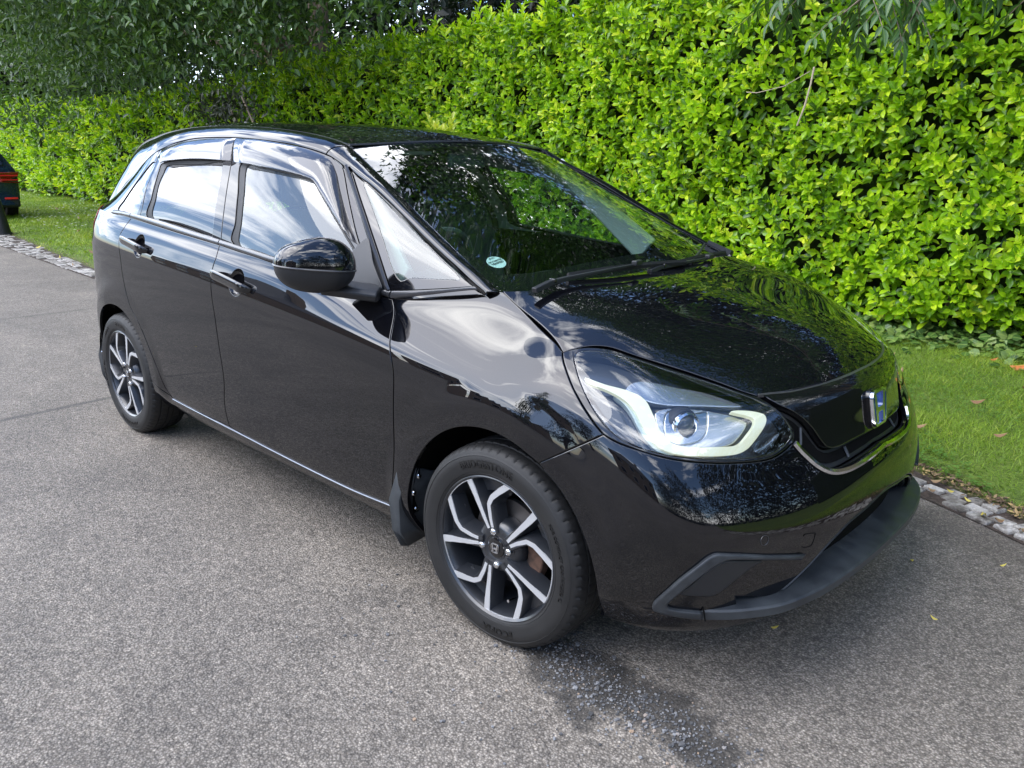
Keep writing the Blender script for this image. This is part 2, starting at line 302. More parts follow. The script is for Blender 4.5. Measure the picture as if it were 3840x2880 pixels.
SHELL={"hoodfender":[[11.181,0.9894],[11.442,0.9698],[11.954,0.9404],[12.555,0.9172],[12.826,0.8929]],"hl_top":[[12.832,0.8875],[12.905,0.9079],[13.063,0.9339],[13.261,0.9542],[13.641,0.9646],[14.18,0.9547],[14.8,0.9477],[15.449,0.9426],[16.119,0.9387],[16.627,0.9343],[16.974,0.9284]],"hl_in":[[16.974,0.9284],[17.225,0.9014],[17.528,0.8454],[17.782,0.7868],[17.966,0.7366],[18.032,0.701],[18.002,0.6738]],"hl_bot":[[18.002,0.6738],[17.869,0.6432],[17.661,0.6118],[17.487,0.5945],[17.243,0.5823],[16.964,0.5742],[16.439,0.5648],[15.929,0.5558],[15.511,0.5475],[15.144,0.541],[14.846,0.538],[14.558,0.537],[14.337,0.5362],[14.151,0.5368],[13.997,0.5411],[13.848,0.5494]],"hl_rear":[[13.848,0.5494],[13.699,0.5799],[13.568,0.6166],[13.457,0.6538],[13.321,0.7094],[13.19,0.7639],[13.044,0.817],[12.921,0.856],[12.832,0.8875]],"fb":[[13.859,0.55],[13.642,0.5122],[13.356,0.4639],[13.111,0.4258],[12.848,0.3911]],"ff":[[9.642,0.9122],[9.812,0.7872],[9.99,0.5425],[9.993,0.3721],[9.968,0.255],[9.862,0.1154]],"mold_bot":[[9.632,0.9131],[9.851,0.9312],[10.023,0.9412],[10.209,0.9478],[10.409,0.9547],[10.624,0.9629],[10.794,0.9719],[11.101,0.9867]],"mold_bot2":[[4.951,0.9568],[5.256,0.9613],[5.558,0.9604],[6.098,0.9579],[6.551,0.9566],[6.944,0.9592],[7.326,0.9618],[7.641,0.9599],[8.085,0.9576]],"B":[[7.337,0.9631],[7.337,0.9073],[7.345,0.8249],[7.334,0.7675],[7.332,0.7197],[7.338,0.6582],[7.346,0.5467],[7.371,0.4952],[7.388,0.4584],[7.404,0.4155],[7.421,0.37],[7.435,0.3282],[7.435,0.2929],[7.422,0.2635],[7.391,0.2244],[7.377,0.1792],[7.376,0.1169]],"R":[[5.558,0.9604],[5.49,0.8922],[5.455,0.8171],[5.411,0.7705],[5.413,0.7153],[5.441,0.6443],[5.465,0.5844],[5.48,0.5511],[5.486,0.5196],[5.509,0.4938],[5.546,0.471],[5.607,0.4474],[5.646,0.431],[5.743,0.4028],[5.837,0.3769],[5.922,0.3445],[6.002,0.309],[6.077,0.2738],[6.144,0.2381],[6.185,0.2076],[6.219,0.1787],[6.261,0.1471],[6.34,0.1209]],"sill":[[6.338,0.1195],[6.715,0.1142],[7.365,0.1083],[7.672,0.1049],[8.099,0.0987],[8.79,0.0944],[9.263,0.0969],[9.838,0.112]],"arch_f":[[13.906,0.0394],[13.897,0.088],[13.886,0.1351],[13.849,0.1771],[13.785,0.2142],[13.695,0.2481],[13.579,0.28],[13.442,0.31],[13.284,0.3375],[13.108,0.362],[12.913,0.3832],[12.699,0.4007],[12.471,0.4141],[12.235,0.4228],[11.998,0.4264],[11.765,0.4245],[11.538,0.4174],[11.32,0.4059],[11.112,0.3907],[10.919,0.3723],[10.743,0.3507],[10.591,0.3261],[10.465,0.2991],[10.366,0.2697],[10.292,0.2383],[10.242,0.2042],[10.215,0.1661],[10.211,0.1227],[10.23,0.0745],[10.272,0.0272]],"arch_r":[[5.97,0.0413],[5.989,0.0891],[5.996,0.1352],[5.991,0.1763],[5.973,0.2124],[5.942,0.2451],[5.9,0.2754],[5.846,0.3036],[5.78,0.3294],[5.704,0.3526],[5.617,0.3728],[5.52,0.3893],[5.414,0.4015],[5.299,0.4092],[5.176,0.4128],[5.045,0.4122],[4.906,0.4075],[4.761,0.3985],[4.612,0.3852],[4.466,0.3676],[4.327,0.3464],[4.2,0.322],[4.09,0.2946],[4.0,0.2646],[3.929,0.2319],[3.878,0.1962],[3.846,0.1564],[3.831,0.1121],[3.83,0.064],[3.826,0.0193]],"hood_front":[[16.999,0.9329],[17.35,0.9425],[17.81,0.9424],[18.291,0.9444],[18.798,0.9459],[19.701,0.9497],[20.315,0.9524],[21.059,0.9501],[22.292,0.9238]],"strip_up":[[18.0,0.6707],[18.181,0.6349],[18.329,0.6016],[18.459,0.5691],[18.588,0.5458],[18.723,0.5304],[18.87,0.5248],[19.026,0.5246],[19.276,0.5324],[19.543,0.5411],[19.838,0.5485],[20.202,0.5613],[20.619,0.5727]],"strip_lo":[[18.001,0.669],[18.179,0.6264],[18.322,0.5914],[18.479,0.5514],[18.637,0.5227],[18.773,0.5084],[18.92,0.5019],[19.113,0.4999],[19.408,0.506],[19.787,0.5181],[20.137,0.532],[20.619,0.5474]],"nose_lo":[[17.107,0.9294],[17.443,0.881],[17.77,0.8375],[18.017,0.8009],[18.218,0.7673],[18.418,0.7274],[18.558,0.689],[18.695,0.6464],[18.766,0.6284],[18.898,0.6186],[19.059,0.6188],[19.314,0.6277],[19.579,0.6316],[19.923,0.6316],[20.291,0.6304]],"sensor":[[17.221,0.3246]],"towcap":[[18.044,0.3102],[18.086,0.3144],[18.263,0.3102],[18.306,0.3039],[18.27,0.2788],[18.224,0.2708],[18.1,0.273],[18.045,0.2772]],"garn_out":[[18.11,0.2549],[17.518,0.2759],[16.793,0.2964],[16.217,0.3026],[16.069,0.3001],[15.932,0.2908],[15.74,0.2693],[15.4,0.2286],[15.129,0.1879],[14.963,0.1606],[14.909,0.1478],[14.906,0.1343],[14.965,0.1248],[15.173,0.1186],[15.45,0.1135],[15.879,0.1075],[15.972,0.1063]],"garn_in":[[18.009,0.2401],[17.532,0.2597],[16.997,0.2749],[16.542,0.2821],[16.352,0.2809],[16.173,0.2719],[15.903,0.2478],[15.65,0.2176],[15.403,0.1845],[15.251,0.1594],[15.225,0.1483],[15.261,0.1436],[15.435,0.1401],[15.644,0.1392],[15.969,0.1356]],"garn_panel":[[17.217,0.2672],[16.621,0.279],[16.354,0.2791],[16.175,0.2698],[15.906,0.2457],[15.654,0.2132],[15.436,0.186],[15.822,0.1834],[16.225,0.1857],[16.679,0.2245],[16.985,0.2505]],"bump_low":[[20.333,0.3263],[19.887,0.3274],[19.549,0.3125],[19.165,0.2984],[18.886,0.2764],[18.62,0.2491],[18.272,0.2062],[17.902,0.1639],[17.685,0.1442],[17.484,0.1396],[17.193,0.1524],[16.737,0.1699],[16.266,0.1827],[15.403,0.1845]],"intake_lo":[[20.392,0.3047],[19.922,0.2965],[19.495,0.2854],[19.124,0.2652],[18.78,0.2374],[18.396,0.1924],[17.985,0.153],[17.689,0.141],[17.495,0.1305]],"tail_lamp":[[4.929,0.9912],[4.541,0.8152],[4.449,0.7094],[4.268,0.6471],[4.205,0.9467]]}
GREEN_D={"drl":[[13.431,0.802],[13.636,0.7942],[13.878,0.786],[14.143,0.7856],[14.363,0.7796],[14.521,0.7685],[14.645,0.7457],[14.731,0.7137],[14.806,0.6836],[14.873,0.656],[14.946,0.6344],[15.03,0.6151],[15.13,0.6026],[15.297,0.5959],[15.607,0.6024],[16.09,0.6211],[16.593,0.6398],[16.742,0.6526],[16.834,0.6715],[16.928,0.7094],[17.02,0.7542],[17.029,0.7865],[16.956,0.8056],[16.76,0.8178],[16.421,0.8237],[16.599,0.8418],[16.887,0.8497],[17.135,0.8408],[17.267,0.822],[17.321,0.7887],[17.29,0.7533],[17.211,0.7142],[17.1,0.671],[16.98,0.6366],[16.815,0.6136],[16.609,0.6006],[16.265,0.5898],[15.768,0.5761],[15.452,0.5674],[15.177,0.5635],[14.968,0.5688],[14.793,0.5814],[14.677,0.6044],[14.574,0.6328],[14.482,0.6661],[14.376,0.6966],[14.23,0.7238],[14.061,0.7434],[13.843,0.7592],[13.63,0.7676],[13.472,0.7768]],"guide":[[14.341,0.7713],[14.523,0.7646],[14.647,0.7419],[14.731,0.7137],[14.806,0.6836],[14.873,0.656],[14.946,0.6344],[15.03,0.6151],[15.13,0.6026],[15.297,0.5959],[15.607,0.6024],[15.298,0.5626],[14.997,0.5587],[14.85,0.5633],[14.706,0.5794],[14.592,0.6],[14.491,0.6282],[14.401,0.6643],[14.294,0.6984],[14.175,0.7277],[14.002,0.7553]],"bezel":[[13.503,0.7447],[13.696,0.7439],[13.909,0.7335],[14.078,0.7064],[14.17,0.67],[14.287,0.6225],[14.425,0.5863],[14.59,0.5558],[14.287,0.5618],[14.051,0.5854],[13.842,0.6231],[13.677,0.6722]],"lens":[[13.098,0.8948],[13.205,0.9266],[13.433,0.944],[13.736,0.9484],[14.26,0.9432],[14.816,0.9346],[15.457,0.932],[16.122,0.9287],[16.803,0.9124],[17.23,0.8753],[17.541,0.8193],[17.801,0.7606],[17.925,0.7163],[17.906,0.6886],[17.726,0.647],[17.451,0.6111],[16.962,0.5923],[16.266,0.5767],[15.608,0.5627],[14.996,0.5495],[14.588,0.5456],[14.259,0.5506],[13.999,0.5695],[13.795,0.6057],[13.604,0.6648],[13.444,0.7378],[13.258,0.8226]],"upper":[[14.212,0.8035],[14.283,0.853],[14.452,0.8832],[14.735,0.8941],[15.251,0.9019],[15.794,0.9157],[16.295,0.9121],[16.738,0.8971],[16.472,0.8761],[15.824,0.8364],[14.929,0.7762],[14.53,0.7775],[14.311,0.7756]],"projbox":[[15.081,0.7405],[15.18,0.7784],[15.405,0.7856],[15.683,0.7944],[15.942,0.8269],[15.999,0.7929],[16.037,0.7209],[16.002,0.676],[15.854,0.6408],[15.48,0.6111],[15.296,0.6073],[15.143,0.6184],[15.083,0.6695]],"projc":[[15.584,0.7122]],"marker":[[17.304,0.6306],[17.577,0.661],[17.803,0.707],[17.861,0.703],[17.652,0.654],[17.379,0.6208]],"reflz":[[14.866,0.7314],[15.105,0.7781],[15.672,0.8173],[16.416,0.836],[16.76,0.8203],[16.962,0.7933],[16.938,0.7446],[16.81,0.6798],[16.591,0.6438],[15.926,0.6171],[15.328,0.5998],[15.083,0.6179],[14.939,0.6601]],"emblem":[[20.377,0.6803]],"flare_pin":[[13.436,0.2695]],"tail_lamp":[[4.683,0.9691],[4.509,0.8934],[4.399,0.8102],[4.237,0.7513],[4.146,0.7231]]}
GREEN={"mold_up":[[-2.612,1.076],[-2.486,1.077],[-2.356,1.074],[-2.149,1.064],[-1.939,1.051],[-1.744,1.036],[-1.55,1.023],[-1.393,1.012],[-1.168,0.994],[-0.551,0.942],[-0.477,0.95],[-0.401,0.96],[-0.325,0.971],[-0.236,0.986]],"rear_glass":[[-2.183,1.288],[-2.047,1.295],[-1.859,1.301],[-1.702,1.305],[-1.657,1.212],[-1.627,1.137],[-1.614,1.083],[-1.606,1.029],[-1.745,1.039],[-1.94,1.055],[-2.15,1.067],[-2.168,1.145],[-2.191,1.211],[-2.192,1.254]],"rear_rubber":[[-2.244,1.295],[-2.066,1.312],[-1.711,1.315],[-1.702,1.305],[-1.657,1.212],[-1.606,1.029],[-1.615,1.025],[-1.939,1.051],[-2.199,1.065],[-2.205,1.143],[-2.228,1.216],[-2.247,1.265]],"front_glass":[[-1.515,1.297],[-1.41,1.293],[-1.26,1.28],[-1.167,1.268],[-1.077,1.253],[-1.029,1.227],[-0.953,1.179],[-0.837,1.106],[-0.751,1.049],[-0.686,1.001],[-0.632,0.956],[-0.84,0.962],[-1.169,0.996],[-1.288,1.007],[-1.4,1.017],[-1.422,1.095],[-1.466,1.198]],"front_rubber":[[-1.559,1.31],[-1.365,1.298],[-1.219,1.283],[-1.083,1.264],[-1.02,1.23],[-0.937,1.176],[-0.822,1.104],[-0.743,1.053],[-0.673,1.003],[-0.611,0.951],[-1.166,0.99],[-1.439,1.016],[-1.458,1.092],[-1.504,1.196]],"quarter":[[-2.573,1.082],[-2.538,1.121],[-2.501,1.171],[-2.465,1.218],[-2.428,1.261],[-2.382,1.297],[-2.318,1.292],[-2.316,1.257],[-2.307,1.182],[-2.324,1.074],[-2.467,1.078]],"tri":[[-0.915,1.295],[-0.811,1.248],[-0.725,1.21],[-0.64,1.171],[-0.557,1.131],[-0.476,1.092],[-0.4,1.056],[-0.328,1.023],[-0.244,0.987],[-0.326,0.973],[-0.402,0.962],[-0.477,0.952],[-0.536,0.945],[-0.623,1.037],[-0.731,1.136],[-0.821,1.213]],"tri_clear":[[-0.839,1.261],[-0.721,1.206],[-0.553,1.126],[-0.396,1.05],[-0.302,1.005],[-0.339,0.998],[-0.47,0.991],[-0.526,0.985],[-0.646,1.097],[-0.743,1.18]],"strip":[[-0.96,1.312],[-0.934,1.301],[-0.815,1.205],[-0.726,1.127],[-0.619,1.029],[-0.535,0.944],[-0.557,0.941],[-0.64,1.027],[-0.747,1.126],[-0.837,1.204]],"Bgap":[[-1.635,1.307],[-1.614,1.257],[-1.587,1.193],[-1.566,1.14],[-1.549,1.087],[-1.534,1.022]],"Bleft":[[-1.702,1.305],[-1.635,1.307]],"fgap":[[-1.0,1.339],[-0.959,1.303],[-0.878,1.221],[-0.776,1.116],[-0.695,1.03]],"rgap":[[-2.325,1.288],[-2.297,1.189],[-2.272,1.103],[-2.28,1.07]],"vis_f_lo":[[-1.596,1.313],[-1.474,1.308],[-1.34,1.298],[-1.224,1.288],[-1.134,1.278],[-1.047,1.263],[-0.989,1.231],[-0.904,1.179],[-0.813,1.122],[-0.742,1.075]],"vis_f_up":[[-1.661,1.399],[-1.532,1.396],[-1.426,1.389],[-1.234,1.37],[-1.128,1.352],[-1.04,1.329],[-0.975,1.284],[-0.929,1.238],[-0.854,1.166],[-0.766,1.076]],"vis_r_lo":[[-2.244,1.299],[-2.144,1.309],[-2.01,1.317],[-1.884,1.321],[-1.761,1.32],[-1.622,1.316]],"vis_r_up":[[-2.337,1.326],[-2.28,1.358],[-2.173,1.38],[-2.066,1.392],[-1.885,1.4],[-1.665,1.4]]}
# ================= parked car: panels cut from smooth surfaces =================
def cr_dense(pts,n=6,closed=False):
    p=A(pts,float); N=len(p)
    if N<3: 
        t=np.linspace(0,1,n*2+1)[:,None]; return p[0]*(1-t)+p[-1]*t
    out=[]
    for i in range(N-1 if not closed else N):
        p0=p[i-1] if (i>0 or closed) else 2*p[0]-p[1]; p1=p[i]; p2=p[(i+1)%N]; p3=p[(i+2)%N] if (i+2<N or closed) else 2*p[-1]-p[-2]
        t=np.linspace(0,1,n,endpoint=False)[:,None]
        out.append(.5*((2*p1)+(-p0+p2)*t+(2*p0-5*p1+4*p2-p3)*t*t+(-p0+3*p1-3*p2+p3)*t**3))
    if not closed: out.append(p[-1:])
    return np.concatenate(out)
def loop_of(*segs):
    """segments given in order; each a list of uv points; straight two-point segs allowed"""
    o=[]
    for s in segs:
        d=cr_dense(s); 
        if o and np.linalg.norm(o[-1][-1]-d[0])<1e-6: d=d[1:]
        o.append(d)
    o=np.concatenate(o)
    if np.linalg.norm(o[0]-o[-1])<1e-6: o=o[:-1]
    return o
def resample(S,uv,step):
    P=S.P(uv); P2=np.r_[P,P[:1]]; U=np.r_[uv,uv[:1]]
    d=np.r_[0,np.cumsum(np.linalg.norm(np.diff(P2,axis=0),axis=1))]
    keep=np.r_[True,np.diff(d)>1e-7]; d=d[keep]; U=U[keep]
    # keep sharp corners
    n=len(d)-1; V=np.diff(U,axis=0); 
    T=np.diff(P2[keep],axis=0); T/=np.linalg.norm(T,axis=1)[:,None]+1e-12
    cs=[i for i in range(n) if T[i]@T[i-1]<.86]
    if not cs: cs=[0]
    out=[]
    for k,i in enumerate(cs):
        j=cs[(k+1)%len(cs)]; a=d[i]; b=d[j] if j>i else d[j]+d[-1]
        if k==len(cs)-1 and j<=i: b=d[j]+d[-1]
        m=max(1,int(round((b-a)/step))); t=a+(b-a)*np.arange(m)/m
        dd=np.r_[d,d[1:]+d[-1]]; UU=np.r_[U,U[1:]]
        out.append(np.c_[np.interp(t,dd,UU[:,0]),np.interp(t,dd,UU[:,1])])
    return np.concatenate(out)
def inward(S,uv,ccw):
    P=S.P(uv); N=S.N(uv); T=np.roll(P,-1,0)-np.roll(P,1,0); T/=np.linalg.norm(T,axis=1)[:,None]+1e-12
    D=np.cross(N,T); D/=np.linalg.norm(D,axis=1)[:,None]+1e-12
    return P,N,D
def shift(S,uv,dist,inn):
    """move loop points by dist along in-plane direction given sign"""
    P,N,D=inward(S,uv,True); D=D*inn; a,b=S.J(uv)
    aa=(a*a).sum(1); bb=(b*b).sum(1); ab=(a*b).sum(1); det=aa*bb-ab*ab
    da=(D*a).sum(1); db=(D*b).sum(1)
    # mitre
    e1=P-np.roll(P,1,0); e2=np.roll(P,-1,0)-P; c=(e1*e2).sum(1)/(np.linalg.norm(e1,axis=1)*np.linalg.norm(e2,axis=1)+1e-12)
    k=dist/np.sqrt(np.clip((1+c)/2,.25,1))
    return uv+np.c_[(da*bb-db*ab)/det,(db*aa-da*ab)/det]*k[:,None]
def offs(S,d):
    def f(q): 
        a,b=(S.f(q+[1e-3,0])-S.f(q-[1e-3,0])),(S.f(q+[0,1e-3])-S.f(q-[0,1e-3])); n=np.cross(a,b); n*=S.flip; n/=np.linalg.norm(n,axis=1)[:,None]; return S.f(q)+n*d
    return Surf(f,S.flip)
def pip(poly,pts):
    x,y=pts[:,0],pts[:,1]; r=np.zeros(len(pts),bool); n=len(poly)
    for i in range(n):
        x1,y1=poly[i]; x2,y2=poly[(i+1)%n]
        if y1==y2: continue
        c=((y1>y)!=(y2>y))&(x<(x2-x1)*(y-y1)/(y2-y1)+x1); r^=c
    return r
def orient(S,uv):
    """+1 when N x T points into the loop"""
    P,N,D=inward(S,uv,True); c=uv.mean(0)
    s=0
    tst=shift(S,uv,.0008,1.0); ins=pip(uv,tst); return 1.0 if ins.mean()>.5 else -1.0
def panel(S,outer,holes=(),off=0.,gap=.0016,depth=.012,grid=(.05,.02),step=.012,bevel=.0028,rim=True,tilt=.75):
    loops=[];inner=[]
    for k,lp in enumerate([outer]+list(holes)):
        uv=resample(S,A(lp,float),step); s=orient(S,uv)*(1 if k==0 else -1)
        b=shift(S,uv,gap,s) if gap else uv
        loops.append((b,s)); inner.append(shift(S,b,bevel,s))
    allv=[];edges=[]
    base=0
    for (b,s),i_ in zip(loops,inner):
        for arr in (b,i_):
            n=len(arr); allv.append(arr); edges+= [(base+i,base+(i+1)%n) for i in range(n)]; base+=n
    lo=loops[0][0].min(0); hi=loops[0][0].max(0)
    g=np.stack(np.meshgrid(np.arange(lo[0],hi[0],grid[0]),np.arange(lo[1],hi[1],grid[1])),-1).reshape(-1,2)
    m=pip(inner[0],g)
    for h in inner[1:]: m&=~pip(h,g)
    g=g[m]
    # drop grid points too near the inner rings
    P=S.P(g) if len(g) else np.zeros((0,3)); rings=np.concatenate([S.P(i_) for i_ in inner])
    if len(g):
        keep=np.ones(len(g),bool)
        for a0 in range(0,len(g),400):
            dd=np.linalg.norm(P[a0:a0+400,None]-rings[None],axis=2).min(1); keep[a0:a0+400]=dd>step*.45
        g=g[keep]
    allv.append(g); U=np.concatenate(allv)
    sc=A([1/grid[0],1/grid[1]])
    vv,ee,ff,ov,oe,of=delaunay_2d_cdt([Vector((float(a*sc[0]),float(b*sc[1]))) for a,b in U],edges,[],0,1e-7)
    V2=A([tuple(v_) for v_ in vv])/sc; F=[tuple(f) for f in ff]
    orig=[o_[0] if len(o_) else -1 for o_ in ov]
    cen=A([V2[list(f)].mean(0) for f in F]); m=pip(loops[0][0],cen)
    for h in loops[1:]: m&=~pip(h[0],cen)
    F=[f for f,k in zip(F,m) if k]
    P=S.P(V2); N=S.N(V2)
    nb=N.copy(); base=0; bset={}
    for (b,s),i_ in zip(loops,inner):
        _,NN,DD=inward(S,b,True); 
        for i in range(len(b)): bset[base+i]=(-DD[i]*s)
        base+=len(b)+len(i_)
    idx={o_:i for i,o_ in enumerate(orig) if o_>=0}
    # for multi-origin verts
    for i,o_ in enumerate(ov):
        for q in o_: idx[q]=i
    P=P+N*off
    Vv=[*P]; Nn=[*N]
    for q,dv in bset.items():
        if q in idx:
            i=idx[q]; n=N[i]+dv*tilt; Nn[i]=n/np.linalg.norm(n); Vv[i]=P[i]-N[i]*bevel*.35*min(1,tilt)
    # orientation of faces to match N
    FF=[]
    for f in F:
        a,b,c=(P[f[0]],P[f[1]],P[f[2]])
        FF.append(f if np.cross(b-a,c-a)@N[f[0]]>0 else f[::-1])
    if rim:
        base=0
        for (b,s),i_ in zip(loops,inner):
            n=len(b); top=[idx.get(base+i) for i in range(n)]; 
            o0=len(Vv)
            for i in range(n):
                t=top[i] if top[i] is not None else 0
                Vv.append(Vv[t]); Nn.append(bset[base+i])
            for i in range(n):
                t=top[i] if top[i] is not None else 0
                Vv.append(Vv[t]-N[t]*depth); Nn.append(bset[base+i])
            for i in range(n):
                j=(i+1)%n; f=(o0+i,o0+j,o0+n+j,o0+n+i)
                e=A(Vv[f[1]])-A(Vv[f[0]]); w=A(Vv[f[3]])-A(Vv[f[0]])
                if np.cross(e,w)@bset[base+i]<0: f=f[::-1]
                FF.append(f)
            base+=len(b)+len(i_)
    return [A(Vv),FF,A(Nn),0]
def mirror(g):
    V,F,N,m=g; V=V.copy();N=N.copy();V[:,1]*=-1;N[:,1]*=-1
    return [V,[f[::-1] for f in F],N,m]
def setm(g,m): g=list(g); g[3]=m; return g
def build(name,geos,mats,parent):
    V=[];F=[];N=[];M=[];o=0
    for g in geos:
        V.append(g[0]);N.append(g[2]); F+= [tuple(i+o for i in f) for f in g[1]]; M+=[g[3]]*len(g[1]); o+=len(g[0])
    return mesh_obj(name,np.concatenate(V),F,mats,parent,True,np.concatenate(N),M)
def both(name,geos,mats,pn,pf):
    a=build(name,geos,mats,pn); b=build(name,[mirror(g) for g in geos],mats,pf); return a,b
# ---- simple solids
def grid_faces(nu,nv,cu=False,cv=False):
    F=[]
    for i in range(nu if cu else nu-1):
        for j in range(nv if cv else nv-1):
            F.append((i*nv+j,((i+1)%nu)*nv+j,((i+1)%nu)*nv+(j+1)%nv,i*nv+(j+1)%nv))
    return F
def sweep(path,sec,closed=False,up=(0,0,1),caps=True):
    """sweep 2D section (list of (a,b): a sideways, b up) along 3D path"""
    P=A(path,float); n=len(P); T=np.gradient(P,axis=0) if not closed else np.roll(P,-1,0)-np.roll(P,1,0)
    T/=np.linalg.norm(T,axis=1)[:,None]; up=A(up,float); V=[]
    for i in range(n):
        s=np.cross(T[i],up); s/=np.linalg.norm(s); u_=np.cross(s,T[i]); sc=sec[i] if isinstance(sec[0][0],(list,tuple,np.ndarray)) else sec
        V+= [P[i]+s*a+u_*b for a,b in sc]
    k=len(sec[0]) if isinstance(sec[0][0],(list,tuple,np.ndarray)) else len(sec)
    F=grid_faces(n,k,closed,True)
    if caps and not closed: F.append(tuple(range(k))); F.append(tuple(range((n-1)*k,n*k))[::-1])
    return A(V),F
def tube(path,r,k=8,closed=False):
    rr=r if hasattr(r,'__len__') else [r]*len(path)
    sec=[[(q*math.cos(2*math.pi*i/k),q*math.sin(2*math.pi*i/k)) for i in range(k)] for q in rr]
    P=A(path,float); d=P[-1]-P[0]; up=(0,0,1) if abs(d[2])<.85*np.linalg.norm(d)+1e-9 else (1,.02,0)
    return sweep(path,sec,closed,up)
def box(c,s,rz=0):
    V=A([(x,y,z) for x in(-.5,.5) for y in(-.5,.5) for z in(-.5,.5)])*A(s)
    if rz: V=V@A([[math.cos(rz),math.sin(rz),0],[-math.sin(rz),math.cos(rz),0],[0,0,1]])
    return V+A(c),[(0,1,3,2),(4,6,7,5),(0,4,5,1),(2,3,7,6),(0,2,6,4),(1,5,7,3)]
def join(*gs):
    V=[];F=[];o=0
    for v_,f in gs: V.append(A(v_)); F+=[tuple(i+o for i in q) for q in f]; o+=len(v_)
    return np.concatenate(V),F
def lathe(prof,n=64,axis='y',a0=0,a1=2*math.pi):
    """prof: (r,h) ; revolve round y axis"""
    full=abs(a1-a0-2*math.pi)<1e-6; V=[]
    for i in range(n if full else n+1):
        t=a0+(a1-a0)*i/n
        for r,h in prof:
            V.append((r*math.cos(t),h,r*math.sin(t)))
    return A(V),grid_faces(n if full else n+1,len(prof),full,False)
def solid(name,g,m,parent,bev=0,seg=2,sub=0,smooth=True,ang=35):
    o=mesh_obj(name,g[0],g[1],m,parent,smooth)
    bm=bmesh.new(); bm.from_mesh(o.data); bmesh.ops.recalc_face_normals(bm,faces=bm.faces); bm.to_mesh(o.data); bm.free()
    if bev:
        b=o.modifiers.new('bevel','BEVEL'); b.width=bev; b.segments=seg; b.limit_method='ANGLE'; b.angle_limit=R(30); b.harden_normals=False
    if sub:
        s=o.modifiers.new('sub','SUBSURF'); s.levels=sub; s.render_levels=sub
    elif smooth:
        o.data.set_sharp_from_angle(angle=R(ang))
    return o
def mir(g): V=A(g[0]).copy(); V[:,1]*=-1; return V,[f[::-1] for f in g[1]]
# ---- materials
M={}
M['paint']=mat('black_paint',(.003,.0032,.0045),.012,spec=.5,ior=1.64)
M['gloss']=mat('gloss_black',(.005,.005,.006),.06,coat=.6,crough=.02)
M['plastic']=mat('satin_black_plastic',(.018,.019,.021),.42)
M['lipp']=mat('matt_grey_plastic',(.026,.029,.033),.45)
M['rubber']=mat('rubber',(.012,.012,.012),.55)
M['mould']=mat('belt_moulding',(.035,.035,.038),.28,coat=.5,crough=.15)
M['dark']=mat('dark_cavity',(.004,.004,.004),.9,spec=.1)
M['trim']=mat('interior_grey',(.52,.55,.53),.75)
M['seat']=mat('seat_cloth',(.055,.06,.062),.85)
M['dash']=mat('dashboard',(.055,.062,.062),.6)
M['chrome']=mat('chrome',(.75,.76,.78),.07,metal=1)
M['sill_glint']=mat('sill_highlight',(.30,.31,.33),.25,metal=.6)  # light caught along the sill flange, painted as a paler metal
M['machined']=mat('machined_aluminium',(.72,.73,.74),.34,metal=.6)
M['rim']=mat('dark_wheel_paint',(.020,.022,.026),.30,coat=.6,crough=.2)
M['wind']=glassmat('windscreen_glass',(.70,.86,.80),1.5,boost=1.15)
M['side']=glassmat('side_glass',(.50,.62,.56),1.5,boost=1.15,base=(.42,.52,.48),alpha=.08)
M['priv']=glassmat('privacy_glass',(.10,.11,.12),1.5,boost=1.1)
M['visor']=glassmat('smoked_visor',(.25,.25,.26),1.5,boost=1.0,base=(.10,.10,.11),alpha=.2)
M['lamp']=glassmat('lamp_cover',(.93,.95,.96),1.5,boost=1.25)
M['drl']=mat('running_light',(.46,.50,.40),.22,emit=(1,1,.62),es=.20,coat=.5)
M['guide']=mat('light_guide',(.42,.50,.46),.15,coat=.6)
M['refl']=mat('reflector',(.55,.57,.58),.18,metal=1)
M['reflc']=mat('clear_reflector',(.45,.48,.50),.12,metal=.8)
M['housing']=mat('lamp_housing',(.05,.053,.055),.22,coat=.5)
M['red']=mat('tail_lamp_red',(.35,.008,.012),.12,coat=1)
M['amber']=mat('amber',(.6,.2,.02),.2)
M['blue']=mat('badge_blue',(.02,.10,.42),.2,coat=.5)
M['rust']=mat('rusty_iron',(.16,.085,.05),.75)
M['disc']=mat('brake_disc',(.22,.20,.19),.35,metal=.8)
q=NT(M['rust']); nz=q.noise(q.obj(),40,5,.6); q.l(q.ramp(nz,[(.3,(.03,.02,.015)),(.6,(.13,.07,.045))]),q.b.inputs['Base Color'])
# tyre: dusty black
mt=mat('tyre_rubber',(.02,.02,.02),.62); M['tyre']=mt; q=NT(mt); nz=q.noise(q.obj(),9,5,.6); q.l(q.ramp(nz,[(.3,(.008,.008,.008)),(.7,(.016,.0155,.015))]),q.b.inputs['Base Color']); q.l(q.bump(q.noise(q.obj(),220,3,.6),.25,.0006),q.b.inputs['Normal'])
M['tyret']=mat('tyre_lettering',(.006,.006,.006),.35)
q=NT(M['lipp']); nz=q.noise(q.pos(),14,5,.6); q.l(q.ramp(nz,[(.35,(.024,.027,.031)),(.7,(.050,.056,.060))]),q.b.inputs['Base Color']); q.l(q.bump(q.noise(q.pos(),700,2),.15,.0004),q.b.inputs['Normal']); q.l(q.ramp(nz,[(.3,(.33,)*3),(.7,(.5,)*3)]),q.b.inputs['Roughness'])
q=NT(M['plastic']); q.l(q.bump(q.noise(q.pos(),900,2),.12,.0004),q.b.inputs['Normal'])

